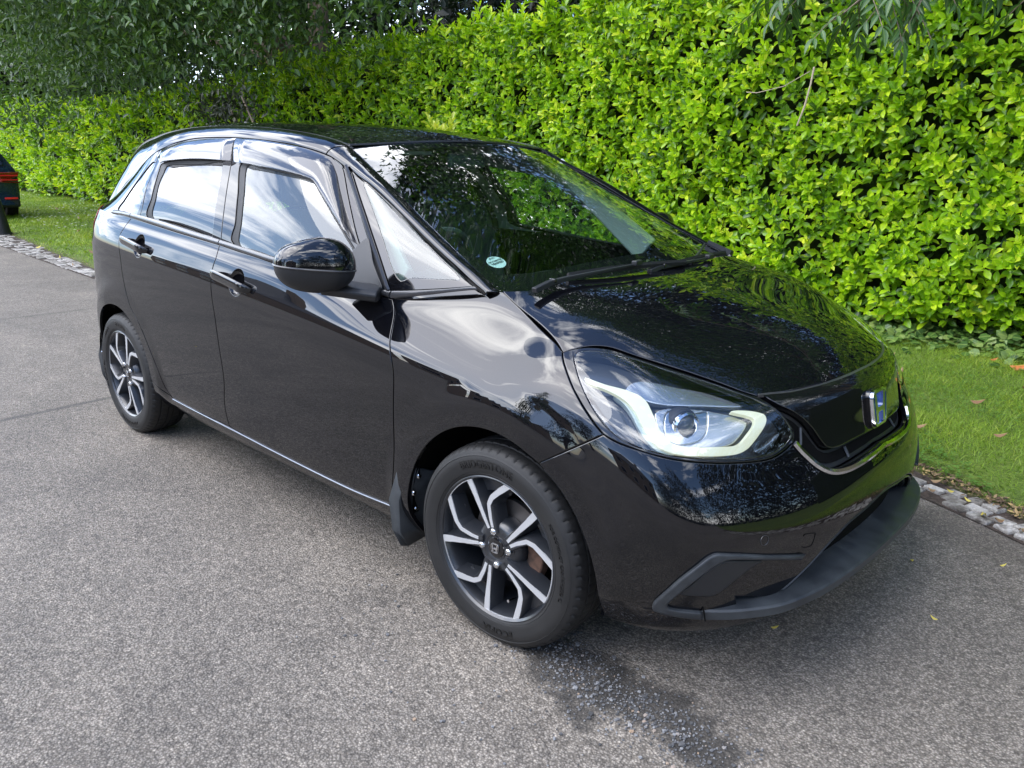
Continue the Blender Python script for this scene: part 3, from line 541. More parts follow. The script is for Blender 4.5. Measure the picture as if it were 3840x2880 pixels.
car=empty('parked_car',(0,0,0)); tag(car,'glossy black five-door hatchback with lit running light, parked by the laurel hedge','car')
UC=float(NC-1)
def mu(seg): return [[2*UC-a,b] for a,b in reversed(seg)]
D=SHELL; G=GREEN
sh=lambda *s,**k: panel(SH,loop_of(*s),**k)
def st(a,b): return [list(a),list(b)]
# solve shell v for a given u at z etc.

# ---- symmetric curves across the nose
def symc(seg,vmid=None):
    s=[p_ for p_ in seg if p_[0]<UC-.15]
    if vmid is None:
        v_=[p_[1] for p_ in seg]; u_=[p_[0] for p_ in seg]; vmid=float(np.interp(UC,u_,v_)) if max(u_)>UC else s[-1][1]
    return s+[[UC,vmid]]+[[2*UC-a,b] for a,b in reversed(s)]
def uvz(u,z):
    v_=np.linspace(0,1,400); P=SH.P(np.c_[np.full(400,u),v_]); return [u,float(v_[np.abs(P[:,2]-z).argmin()])]
hoodF=symc(D['hood_front']); strU=symc(D['strip_up']); strL=symc(D['strip_lo']); noseL=symc(D['nose_lo']); bumL=symc(D['bump_low']); intL=symc(D['intake_lo'])
af,ar=D['arch_f'],D['arch_r']        # run from front-low over the top to rear-low
def nearest(lst,p_): 
    d=[np.linalg.norm(SH.P([a])[0]-SH.P([p_])[0]) for a in lst]; return int(np.argmin(d))
k=nearest(af,D['fb'][-1])
fb=D['fb']
g_=(.05,.02)
# front wing
moldb=D['mold_bot']
sill_f=D['sill'][-1]
uLowF=uvz(float(af[-1][0]),.19)
wing=loop_of(D['hoodfender'],[D['hoodfender'][-1],D['hl_rear'][-1]],D['hl_rear'][::-1],[D['hl_rear'][0],fb[0]],fb,[fb[-1],af[k+1]],af[k+1:],[af[-1],uvz(D['ff'][-1][0],.205)],[uvz(D['ff'][-1][0],.205),D['ff'][-1]],D['ff'][::-1],[D['ff'][0],moldb[0]],moldb,[moldb[-1],D['hoodfender'][0]])
wing_g=panel(SH,wing,grid=(.03,.013))
both('front_wing',[wing_g],[M['paint']],car,car)
# doors and body side
B_,R_=D['B'],D['R']; si=D['sill']; mb=D['mold_bot2']
ixB=int(np.argmin([abs(p_[0]-B_[0][0]) for p_ in mb]))
sB=B_[-1]
si_rear=[p_ for p_ in si if p_[0]<sB[0]-.05]; si_front=[p_ for p_ in si if p_[0]>sB[0]+.05]
mb_r=[p_ for p_ in mb if R_[0][0]+.05<p_[0]<B_[0][0]-.05]; mb_f=[p_ for p_ in mb if p_[0]>B_[0][0]+.05]
ffT=D['ff'][0]
fd=loop_of([B_[0]]+mb_f+[ffT],D['ff'],[D['ff'][-1]]+si_front[::-1]+[sB],B_[::-1])
rd=loop_of([R_[0]]+mb_r+[B_[0]],B_,[sB]+si_rear[::-1]+[R_[-1]],R_[::-1])
def front_handle_dim(u0,v0,ru,rv): pass
fd_g=panel(SH,fd,grid=g_); rd_g=panel(SH,rd,grid=g_)
# sill between the arches
sl=loop_of([R_[-1]]+si_rear+[sB]+si_front+[D['ff'][-1]],[D['ff'][-1],uvz(D['ff'][-1][0],.205)],[uvz(D['ff'][-1][0],.205),af[-1]],[af[-1],[af[-1][0]-.02,.012]],[[af[-1][0]-.02,.012],[8,.012],[ar[0][0],.012]],[[ar[0][0],.012],ar[0]],[ar[0],ar[1],ar[2],ar[3]],[ar[3],R_[-1]])
both('sill',[panel(SH,sl,grid=g_)],[M['paint']],car,car)
for s_ in (-1,1):
    sp_l=SH.P(cr_dense(si))+SH.N(cr_dense(si))*.0022; g=tube(sp_l,.0030,6); solid('sill_flange_highlight',g if s_<0 else mir(g),M['sill_glint'],car)  # pale strip added as the bright line where the flange catches light
# rear quarter, round to the tail
lampN=[[2.35,.90],[2.2,.78],[2.3,.68],[2.9,.66],[3.6,.76],[4.1,.90]]
lampN=[uvz(2.5,1.06),uvz(2.35,.95),uvz(2.45,.80),uvz(2.8,.74),uvz(3.05,.80),uvz(3.35,.93),uvz(3.75,1.04),uvz(3.1,1.075)]
topq=[uvz(2.0,1.07),uvz(3.0,1.07)]+[p_ for p_ in mb if p_[0]<R_[0][0]-.05]
vq=loop_of([[.0,.84],[1.,.85],[2.0,topq[0][1]]],topq,[topq[-1],R_[0]],R_,[R_[-1],ar[3]],ar[3:],[ar[-1],[ar[-1][0]-.1,.06]],[[ar[-1][0]-.1,.06],[2,.06],[.0,.06]],[[0,.06],[0,.84]])
both('rear_quarter',[panel(SH,vq,holes=[cr_dense(lampN,5,True)],grid=(.035,.014),gap=.001)],[M['paint']],car,car)
both('tail_lamp',[panel(SH,cr_dense(lampN,5,True),grid=(.05,.02),off=.004,gap=.002)],[M['red']],car,car)
# bumper
bumBot=[[af[0][0]+.1,.012],[15,.012],[17,.012],[UC-1,.012]]
hb=D['hl_bot'];
bb=[uvz(13.9,.20),uvz(15,.185),uvz(16,.18),uvz(17.5,.18),uvz(19,.18)]
half=[D['hl_bot'][::-1]]
bumper=loop_of([fb[0]]+hb[::-1][1:],[hb[0],strU[0]],strU,[strU[-1],mu(hb[:1])[0]],mu(hb[::-1]) if False else [[2*UC-a,b] for a,b in hb],[[2*UC-a,b] for a,b in [hb[-1],fb[0]]],[[2*UC-a,b] for a,b in fb],[[2*UC-a,b] for a,b in [fb[-1],af[k]]],[[2*UC-a,b] for a,b in af[:k+1][::-1]],[[2*UC-af[0][0],af[0][1]]]+[[2*UC-a,b] for a,b in bb]+[[UC,.04]]+bb[::-1]+[af[0]],af[:k+1],[af[k],fb[-1]],fb[::-1])
_bl=symc(sorted([p_ for p_ in D['bump_low'] if p_[0]>16.55])); _e=_bl[0]
inthole=loop_of(_bl,[_bl[-1],uvz(2*UC-_e[0]-.1,.272)],[uvz(2*UC-_e[0]-.1,.272),uvz(2*UC-18,.262),uvz(UC,.26),uvz(18,.262),uvz(_e[0]+.1,.272)],[uvz(_e[0]+.1,.272),_bl[0]])
bg_=panel(SH,bumper,holes=[inthole],grid=(.06,.02))
bump=build('front_bumper',[bg_],[M['paint']],car)
# bonnet
hf=SH.P(A(D['hoodfender'])); ht=SH.P(A(D['hl_top'])); hfr=SH.P(A([p_ for p_ in D['hood_front'] if p_[0]<UC]+[[UC,np.interp(UC,[p_[0] for p_ in hoodF],[p_[1] for p_ in hoodF])]]))
hp=[tuple(p_*[1,-1,1]) for p_ in np.r_[hf,ht[1:],hfr[1:]]]
hp=hp+[(-.148,.652,.981),(-.095,.57,.990),(-.075,.3,.9925),(-.066,0,.993),(-.16,.3,1.0),(-.16,0,1.0),(.12,0,.968),(.3,0,.925),(.48,0,.866),(.1,.35,.963),(.3,.33,.916),(.47,.26,.860),(.03,.575,.972),(.19,.555,.925),(.33,.50,.882),(.45,.42,.838)]
hp=[h for i,h in enumerate(hp) if all((h[0]-g[0])**2+(h[1]-g[1])**2>2e-5 for g in hp[:i])]
hp=hp+[(a,-b,c) for a,b,c in hp if b>1e-4]
_H=pfit([(a,b) for a,b,c in hp],[c for a,b,c in hp],6,6,True,[1 if (abs(b)>.4 or a>.5 or a<-.05) else .5 for a,b,c in hp],.2)
print('hood res',_H.res.max(),_H.res.mean(),'G',_G0.res[:-8].max(),'R',_R.res.max(),'S',_S.res.max())
for h_,r_ in zip(hp,_H.res):
    if r_>.006: print(np.round(h_,3),round(float(r_),4))
HS=Surf(lambda q:np.c_[q,_H(q)],1)
rear_e=[[-.148,-.652],[-.115,-.61],[-.095,-.57],[-.083,-.42],[-.075,-.3],[-.066,0]]
xy=lambda P:[[float(p_[0]),float(p_[1])] for p_ in P]
fl=lambda s:[[a,-b] for a,b in reversed(s)]
hfe,hte,hfre=xy(hf),xy(ht),xy(hfr)
hood_loop=loop_of(rear_e+fl(rear_e)[1:],fl([rear_e[0],hfe[0]]) ,[[a,-b] for a,b in hfe],[[a,-b] for a,b in hte],[[a,-b] for a,b in hfre]+hfre[::-1][1:],hte[::-1],hfe[::-1])
bonnet=build('bonnet',[panel(HS,hood_loop,grid=(.022,.022),gap=.0022)],[M['paint']],car)
# nose panel, grille slot, chrome strip
nose=loop_of(hoodF,[hoodF[-1],noseL[-1]],noseL[::-1],[noseL[0],hoodF[0]])
nosep=build('nose_panel',[panel(SH,nose,grid=(.1,.02),off=.002,depth=.03)],[M['gloss']],car)
# black surround between lamp, nose panel and strip
slot=loop_of([noseL[0]]+noseL[1:],[noseL[-1],strU[-1]],strU[::-1],[strU[0],[noseL[0][0]+.02,noseL[0][1]-.005]]) 
slot2=loop_of([[a,b-.002] for a,b in noseL],[noseL[-1],[2*UC-D['hl_in'][2][0],D['hl_in'][2][1]]],[[2*UC-a,b] for a,b in D['hl_in'][2:]],[[2*UC-a,b] for a,b in [D['hl_in'][-1],strU[0]]],strU[::-1],[strU[0],D['hl_in'][-1]],D['hl_in'][2:][::-1],[D['hl_in'][2],noseL[0]])
gr=build('grille',[panel(SH,slot2,grid=(.1,.02),off=-.022,depth=.02,gap=0)],[M['plastic']],car)
# grille opening: its shade painted as a flat near-black sheet, with vertical ribs
def off3(uv,d): uv=A(uv,float); return SH.P(uv)+SH.N(uv)*d
nm=cr_dense(noseL); nm=nm[(nm[:,0]>UC-2.4)&(nm[:,0]<UC+2.4)]
sm_=cr_dense(strU); 
top_=np.c_[np.linspace(UC-2.2,UC+2.2,40),np.interp(np.linspace(UC-2.2,UC+2.2,40),cr_dense(noseL)[:,0],cr_dense(noseL)[:,1])]
bot_=np.c_[np.linspace(UC-2.2,UC+2.2,40),np.interp(np.linspace(UC-2.2,UC+2.2,40),sm_[:,0],sm_[:,1])]
a_=off3(top_*.82+bot_*.18,-.0195); b_=off3(top_*.28+bot_*.72,-.0195)
solid('grille_recess_shade',(np.r_[a_,b_],[(i,i+1,41+i,40+i) for i in range(39)]),M['dark'],gr)
for q_ in (4,13,26,35):
    P1,P2=a_[q_],b_[q_]; solid('rib',tube([P1+A([.004,0,0]),P2+A([.008,0,0])],.004,6),M['lipp'],gr)
_sl=cr_dense(strL); _sl=_sl[:int(len(_sl)*.86)]; cs=SH.P(_sl); cn=SH.N(_sl)
solid('chrome_strip',sweep(cs+cn*.001,[(-.003,-.004),(.007,-.006),(.009,.002),(.003,.008),(-.003,.006)],up=(0,0,1)),M['chrome'],car)
hr=SH.P(A(cr_dense(hoodF))); hn=SH.N(A(cr_dense(hoodF)))
solid('bonnet_seal',sweep(hr-hn*.001,[(-.004,-.005),(.004,-.005),(.0045,.0015),(-.0035,.003)],up=(0,0,1)),M['mould'],car)
# emblem on the nose
def emblem(parent,C0,n,up_,w,h,t,m1,m2,blue=True):
    n=A(n,float);n/=np.linalg.norm(n); s=np.cross(up_,n); s/=np.linalg.norm(s); u_=np.cross(n,s)
    def pl(pts,z0,z1):
        k=len(pts); V=[C0+s*a+u_*b+n*z0 for a,b in pts]+[C0+s*a+u_*b+n*z1 for a,b in pts]
        return A(V),[tuple(range(k)),tuple(range(k,2*k))[::-1]]+[(i,(i+1)%k,k+(i+1)%k,k+i) for i in range(k)]
    def rr(w,h,r,tp=.0,n_=5):
        o=[]
        for cx,cy,a0 in((w/2-r,h/2-r,0),(-w/2+r,h/2-r,90),(-w/2+r,-h/2+r,180),(w/2-r,-h/2+r,270)):
            for i in range(n_+1):
                a=R(a0+90*i/n_); x=cx+r*math.cos(a); y=cy+r*math.sin(a); o.append((x*(1-tp*(.5-y/h)),y))
        return o
    e=solid('badge',pl(rr(w*1.08,h*1.08,w*.22,.14),-.012,.001),M['gloss'],parent)
    out=rr(w,h,w*.2,.16); inn=rr(w*.86,h*.84,w*.16,.16); k=len(out)
    V=[C0+s*a+u_*b+n*.001 for a,b in out]+[C0+s*a*.97+u_*b*.97+n*t for a,b in out]+[C0+s*a+u_*b+n*t for a,b in inn]+[C0+s*a+u_*b+n*.001 for a,b in inn]
    F=[(j*k+i,j*k+(i+1)%k,((j+1)%4)*k+(i+1)%k,((j+1)%4)*k+i) for j in range(4) for i in range(k)]
    solid('badge_frame',(A(V),F),m1,e)
    H_=[(-.36,.40),(-.22,.40),(-.17,.06),(.17,.06),(.22,.40),(.36,.40),(.24,-.40),(.13,-.40),(.155,-.10),(-.155,-.10),(-.13,-.40),(-.24,-.40)]
    H_=[(-.37,.40),(-.23,.40),(-.18,.07),(-.14,.02),(.14,.02),(.18,.07),(.23,.40),(.37,.40),(.27,-.40),(.14,-.40),(.155,-.16),(.12,-.11),(-.12,-.11),(-.155,-.16),(-.14,-.40),(-.27,-.40)]
    solid('letter',pl([(a*w,b*h) for a,b in H_],.001,t),m1,e,ang=30)
    if blue: solid('badge_infill',pl(rr(w*.86,h*.84,w*.16,.16),.0005,.0022),M['blue'],e)
    return e
E0=SH.P([uvz(UC,.685)])[0]; En=SH.N([uvz(UC,.685)])[0]
emblem(car,E0+En*.009,En+A([0,0,.02]),A([0,0,1.]),.112,.104,.009,M['chrome'],None)
# lower intake, splitter lip, fog garnish
lowA=bumL; lowB=[[a,b] for a,b in intL]
corn=[a for a in D['bump_low'] if a[0]<16.2]
itk=loop_of(bumL,[bumL[-1],[2*UC-17.2,.07]],[[2*UC-17.2,.07],[UC,.06],[17.2,.07]],[[17.2,.07],bumL[0]])
uL=D['bump_low'][-1]
bl=cr_dense(symc(sorted([p_ for p_ in D['bump_low'] if p_[0]>16.9])))
intake=build('lower_grille',[panel(offs(SH,-.085),loop_of(symc(sorted([[p_[0],min(.5,p_[1]+.05)] for p_ in D['bump_low'] if p_[0]>16.4])),[[2*UC-16.4,.30],[2*UC-16.6,.10]],[[2*UC-16.6,.10],[UC,.10],[16.6,.10]],[[16.6,.10],[16.4,.30]]),grid=(.1,.02),gap=0,rim=False,tilt=0)],[M['dark']],car)
for d_,r_,o_ in ((-.010,.0035,-.006),(-.022,.003,-.022),(-.036,.003,-.038)):
    q_=bl.copy(); q_[:,1]+=d_
    solid('slat',tube(SH.P(q_)+SH.N(q_)*o_,r_,6),M['mould'],intake)
# garnish (matt C shape) lies proud of the bumper
gC=loop_of(D['garn_out'],[D['garn_out'][-1],D['garn_in'][-1]],D['garn_in'][::-1],[D['garn_in'][0],D['garn_out'][0]])
both('fog_garnish',[panel(SH,gC,grid=(.05,.015),off=.010,depth=.012,bevel=.006,tilt=1.2,step=.008)],[M['lipp']],car,car)
both('garnish_insert',[panel(SH,cr_dense(D['garn_panel'],5,True),grid=(.05,.015),off=.003,depth=.006,bevel=.004,gap=.001,step=.008)],[M['plastic']],car,car)
# splitter lip : plan outline (y,x) and height
LP=[(.752,.50,.287),(.713,.552,.281),(.655,.615,.279),(.60,.66,.279),(.53,.703,.279),(.455,.73,.281),(.36,.752,.284),(.24,.768,.288),(.12,.776,.291),(0,.778,.292)]
LP=[(x,-y,z) for y,x,z in LP]; LP=LP+[(x,-y,z) for x,y,z in LP[::-1][1:]]
LPd=cr_dense(LP,5)
V=[];F=[]
Tn=np.gradient(LPd,axis=0); Tn/=np.linalg.norm(Tn,axis=1)[:,None]; On=np.c_[Tn[:,1]*-1,Tn[:,0],Tn[:,2]*0]; On*=np.sign((On*LPd).sum(1))[:,None]; 
for p_,o_ in zip(LPd,On):
    w_=min(1,(.84-abs(p_[1]))/.30+.25)
    wi_=float(np.clip((.72-abs(p_[1]))/.20,0,1)); V+= [p_-o_*(.035+.205*wi_)+A([0,0,.056-.012*wi_]),p_-o_*.010+A([0,0,.014]),p_-o_*.004+A([0,0,.012]),p_+A([0,0,.007]),p_-o_*.001+A([0,0,-.014]),p_-o_*.012+A([0,0,-.020]),p_-o_*.05+A([0,0,-.022]),p_-o_*(.06+.18*wi_)+A([0,0,-.018])]
lip=solid('splitter_lip',(A(V),grid_faces(len(LPd),8,False,True)),M['lipp'],car,ang=28)
for s_ in (-1,1):
    c_=A([.583,s_*.690,.280]); solid('joint',tube([c_+A([-.022,-s_*.012,.030]),c_+A([0,0,.016]),c_+A([.008,s_*.002,-.012])],.0022,6),M['dark'],lip)
# parking sensor and tow cover outline
for s_ in (-1,1):
    P=SH.P(A([D['sensor'][0]]))[0];N_=SH.N(A([D['sensor'][0]]))[0]; P=P*[1,-s_,1] if s_==1 else P; N_=N_*[1,-s_,1] if s_==1 else N_
    b1=np.cross(N_,[0,0,1.]);b1/=np.linalg.norm(b1);b2=np.cross(b1,N_); c_=[P+N_*.0006+(b1*math.cos(t)+b2*math.sin(t))*.0125 for t in np.linspace(0,2*math.pi,25)[:-1]]
    se=solid('parking_sensor',tube(c_,.0009,5,True),M['mould'],bump)
tw=SH.P(cr_dense(D['towcap'],4))+SH.N(cr_dense(D['towcap'],4))*.0002
solid('tow_eye_cover',tube(tw,.0011,5),M['dark'],bump)
# ---- head lamps
hl=loop_of(D['hl_top'],D['hl_in'],D['hl_bot'],[D['hl_bot'][-1],D['hl_rear'][0]],D['hl_rear'])
def uvs(seg,c=True,n=4): return cr_dense(seg,n,c)
# shift inner-lamp outlines towards the viewer ray is avoided: they sit at their own depth behind the cover
SD=[offs(SH,-.012),offs(SH,-.030),offs(SH,-.05)]
def lampset(side):
    hlroot=None
    geo=lambda *g: [mirror(x) for x in g] if side>0 else list(g)
    cover=build('headlight',geo(setm(HLG['cover'],0),setm(HLG['bez'],1)),[M['lamp'],M['gloss']],car); 
    for nm,gs,mm in HLG['parts']: build(nm,geo(gs),[mm],cover)
    S_=1 if side>0 else -1
    pc=(SH.P(A(D2['projc']))-SH.N(A(D2['projc']))*.045)[0]*A([1,-1 if side>0 else 1,1])
    # projector: drum with glass lens, facing forward
    ax=A([.93,-.34 if side<0 else .34,.02]); ax/=np.linalg.norm(ax); 
    prof=[(.040,-.03),(.040,.004),(.036,.009),(.033,.004),(.033,-.002)]
    def place(g):
        V,F=g; b1=np.cross([0,0,1.],ax); b1/=np.linalg.norm(b1); b2=np.cross(ax,b1); return V[:,0:1]*b1+V[:,1:2]*ax+V[:,2:3]*b2+pc,F
    pr=solid('projector',place(lathe(prof,40)),M['chrome'],cover)
    sp=[(.033*math.sin(t),.020*math.cos(t)-.008) for t in np.linspace(0.001,math.pi/2,10)]
    solid('projector_lens',place(lathe(sp,40)),M['plens'],pr)
    solid('projector_drum',place(lathe([(.041,-.04),(.046,-.034),(.046,-.012),(.041,-.006)],40)),M['plastic'],pr)
    return cover
M['refl2']=mat('silvered_bowl',(.55,.57,.57),.24,metal=.8)
M['plens']=mat('projector_glass',(.05,.055,.06),.03,coat=1)
D2=GREEN_D
HLG={}
HLG['cover']=panel(SH,uvs(D2['lens']),grid=(.09,.03),off=0.0,gap=.0,depth=.004,bevel=.003,tilt=.4)
HLG['bez']=panel(SH,hl,holes=[uvs(D2['lens'])],grid=(.08,.03),off=-.002,gap=.0012,depth=.02)
HLG['parts']=[('housing',panel(SD[2],hl,grid=(.12,.04),gap=.006,rim=False,tilt=0),M['housing']),
 ('running_light',panel(SD[0],uvs(D2['drl'],True,2),grid=(.06,.02),gap=0,depth=.012,bevel=.0015,step=.006),M['drl']),
 ('light_guide',panel(SD[1],uvs(D2['guide'],True,3),grid=(.06,.02),gap=0,off=.006,depth=.02,bevel=.002),M['guide']),
 ('bezel_panel',panel(SD[1],uvs(D2['bezel'],True,3),grid=(.06,.02),gap=0,off=.004,depth=.02,bevel=.006,tilt=1.2),M['lipp']),
 ('reflector',panel(SD[1],uvs(D2['reflz'],True,3),holes=[uvs(D2['projbox'],True,3)],grid=(.05,.02),gap=0,off=-.004,depth=.006,bevel=.004,tilt=1.0),M['refl2']),
 ('upper_reflector',panel(SD[1],uvs(D2['upper'],True,3),grid=(.06,.02),gap=0,off=.004,depth=.012,bevel=.004),M['reflc']),
 ('projector_bowl',panel(SD[1],uvs(D2['projbox'],True,3),holes=[A(D2['projc'])+A([(.20*math.cos(t),.055*math.sin(t)) for t in np.linspace(0,2*math.pi,24,endpoint=False)])],grid=(.05,.02),gap=0,off=-.006,depth=.03,bevel=.005,tilt=1.3),M['refl']),
 ('side_marker',panel(SD[1],uvs(D2['marker'],True,3),grid=(.05,.02),gap=0,depth=.008),M['reflc'])]
for i in range(5):
    s0=A(D2['upper'][0])+A([.15,-.012-.004*i]); 
lampset(-1); lampset(1)

# ---- doors, greenhouse, roof, glass
def shxz(x,z,u0):
    uv=A([float(u0),.6])
    for k_ in range(40):
        P=SH.P(uv)[0]; a,b=SH.J(uv); Mx=A([[a[0][0],b[0][0]],[a[0][2],b[0][2]]]); F_=A([P[0]-x,P[2]-z])
        dx=np.linalg.lstsq(Mx,-F_,rcond=1e-6)[0]; uv=uv+dx*min(1,.5/max(1e-9,np.abs(dx).max()))
    return uv
def cupset(cx,cz,r,u0,n=28):
    ring=A([shxz(cx+r*math.cos(t)*1.0,cz+r*.95*math.sin(t),u0) for t in np.linspace(0,2*math.pi,n,endpoint=False)])
    P=SH.P(ring); c=P.mean(0); N_=SH.N(shxz(cx,cz,u0))[0]; V=[];F=[]
    for a,d in ((1,0.0),(.97,.004),(.88,.012),(.65,.019),(.35,.022),(0.02,.023)): V+= [c+(p_-c)*a-N_*d for p_ in P]
    F=[(i*n+j,i*n+(j+1)%n,(i+1)*n+(j+1)%n,(i+1)*n+j) for i in range(5) for j in range(n)]
    return ring,(A(V),F)
def handle(x0,z0,x1,z1_,u0):
    pts=[];sec=[]
    n=15
    for i in range(n):
        t=i/(n-1); x=x0+(x1-x0)*t; z=z0+(z1_-z0)*t; uv=shxz(x,z,u0); P=SH.P(uv)[0];N_=SH.N(uv)[0]
        h=.030*min(1,(math.sin(math.pi*min(max(t,.0),1))*3.0)**.5) if 0<t<1 else -.004
        pts.append(P+N_*h); w=.0195*(min(1,.45+2.2*min(t,1-t)*3)); 
        sec.append([(w*.42*math.cos(a)*abs(math.cos(a))**-.2 if abs(math.cos(a))>1e-3 else 0,w*math.sin(a)) for a in np.linspace(0,2*math.pi,16,endpoint=False)])
    return sweep(pts,sec,up=(0,0,1))
doors={}
DLOx=A([(x,z) for x,y,z in DLO])
def dlo_between(a,b):   # a<b in x, from a to b
    p_=[[x,z] for x,z in DLOx if a<x<b]; za=float(np.interp(a,DLOx[:,0],DLOx[:,1])); zb=float(np.interp(b,DLOx[:,0],DLOx[:,1])); return [[a,za]]+p_+[[b,zb]]
MU=A(G['mold_up']); 
def mu_between(a,b,dz=-.03): 
    xs=np.linspace(a,b,8); return [[float(x),float(np.interp(x,MU[:,0],MU[:,1])+dz)] for x in xs]
gg=(.03,.03)
Bg=G['Bgap']; fg=G['fgap']; rg=G['rgap']
Btop=[-1.66,float(np.interp(-1.66,DLOx[:,0],DLOx[:,1]))]; Bbot=[-1.535,float(np.interp(-1.535,MU[:,0],MU[:,1])-.03)]
ftop=[-1.02,float(np.interp(-1.02,DLOx[:,0],DLOx[:,1]))]; fbot=[-.668,.945]
rtop=[-2.372,float(np.interp(-2.372,DLOx[:,0],DLOx[:,1]))]; rbot=[-2.31,1.02]
ffr=loop_of(dlo_between(-1.66,-1.02),[ftop]+fg[1:]+[fbot],mu_between(-1.535,-.668)[::-1][:0] or [fbot,[-.9,.935],Bbot],[Bbot]+Bg[::-1]+[Btop])
rfr=loop_of(dlo_between(-2.372,-1.66),[Btop]+Bg+[Bbot],[Bbot,rbot],[rbot]+rg[::-1][1:]+[rtop])
qfr=loop_of(dlo_between(-2.94,-2.372),[rtop]+rg+[rbot],[rbot,[-2.95,1.05]],[[-2.95,1.05],dlo_between(-2.94,-2.372)[0]])
tfr=loop_of(dlo_between(-1.02,-.195),[[-.195,float(np.interp(-.195,DLOx[:,0],DLOx[:,1]))],[-.21,.966]],[[-.21,.966],[-.35,.944],[-.5,.922],fbot],[fbot]+fg[::-1][:-1]+[ftop])
FRH=cr_dense(G['front_rubber'],5,True); RRH=cr_dense(G['rear_rubber'],5,True)
FRH[:,1]=np.maximum(FRH[:,1],np.interp(FRH[:,0],[-1.55,-.75],[1.005,.955])); RRH[:,1]=np.maximum(RRH[:,1],np.interp(RRH[:,0],[-2.4,-1.6],[1.045,1.005]))
fgl=cr_dense(G['front_glass'],5,True); rgl=cr_dense(G['rear_glass'],5,True)
fgl[:,1]=np.maximum(fgl[:,1],np.interp(fgl[:,0],[-1.55,-.75],[1.010,.962])+.004); rgl[:,1]=np.maximum(rgl[:,1],np.interp(rgl[:,0],[-2.4,-1.6],[1.055,1.013])+.002)
quart=cr_dense(G['quarter'],5,True); tri=loop_of(*[[G['tri'][i]for i in (0,1,2,3,4,5,6,7,8)],[G['tri'][8],G['tri'][9],G['tri'][10],G['tri'][11],G['tri'][12]],[G['tri'][12],G['tri'][13],G['tri'][14],G['tri'][15],G['tri'][0]]])
tric=cr_dense(G['tri_clear'],4,True)
pn=lambda lp,**k: panel(GS,lp,grid=gg,**k)
ringF,cupF=cupset(-1.345,.884,.050,7.7); ringR,cupR=cupset(-2.205,.945,.050,5.9)
fd_g=panel(SH,fd,holes=[ringF],grid=g_); rd_g=panel(SH,rd,holes=[ringR],grid=g_)
GI=offs(GS,-.035)
pi_=lambda lp,h: panel(GI,lp,holes=[h],grid=gg,gap=.0,rim=False,tilt=0)
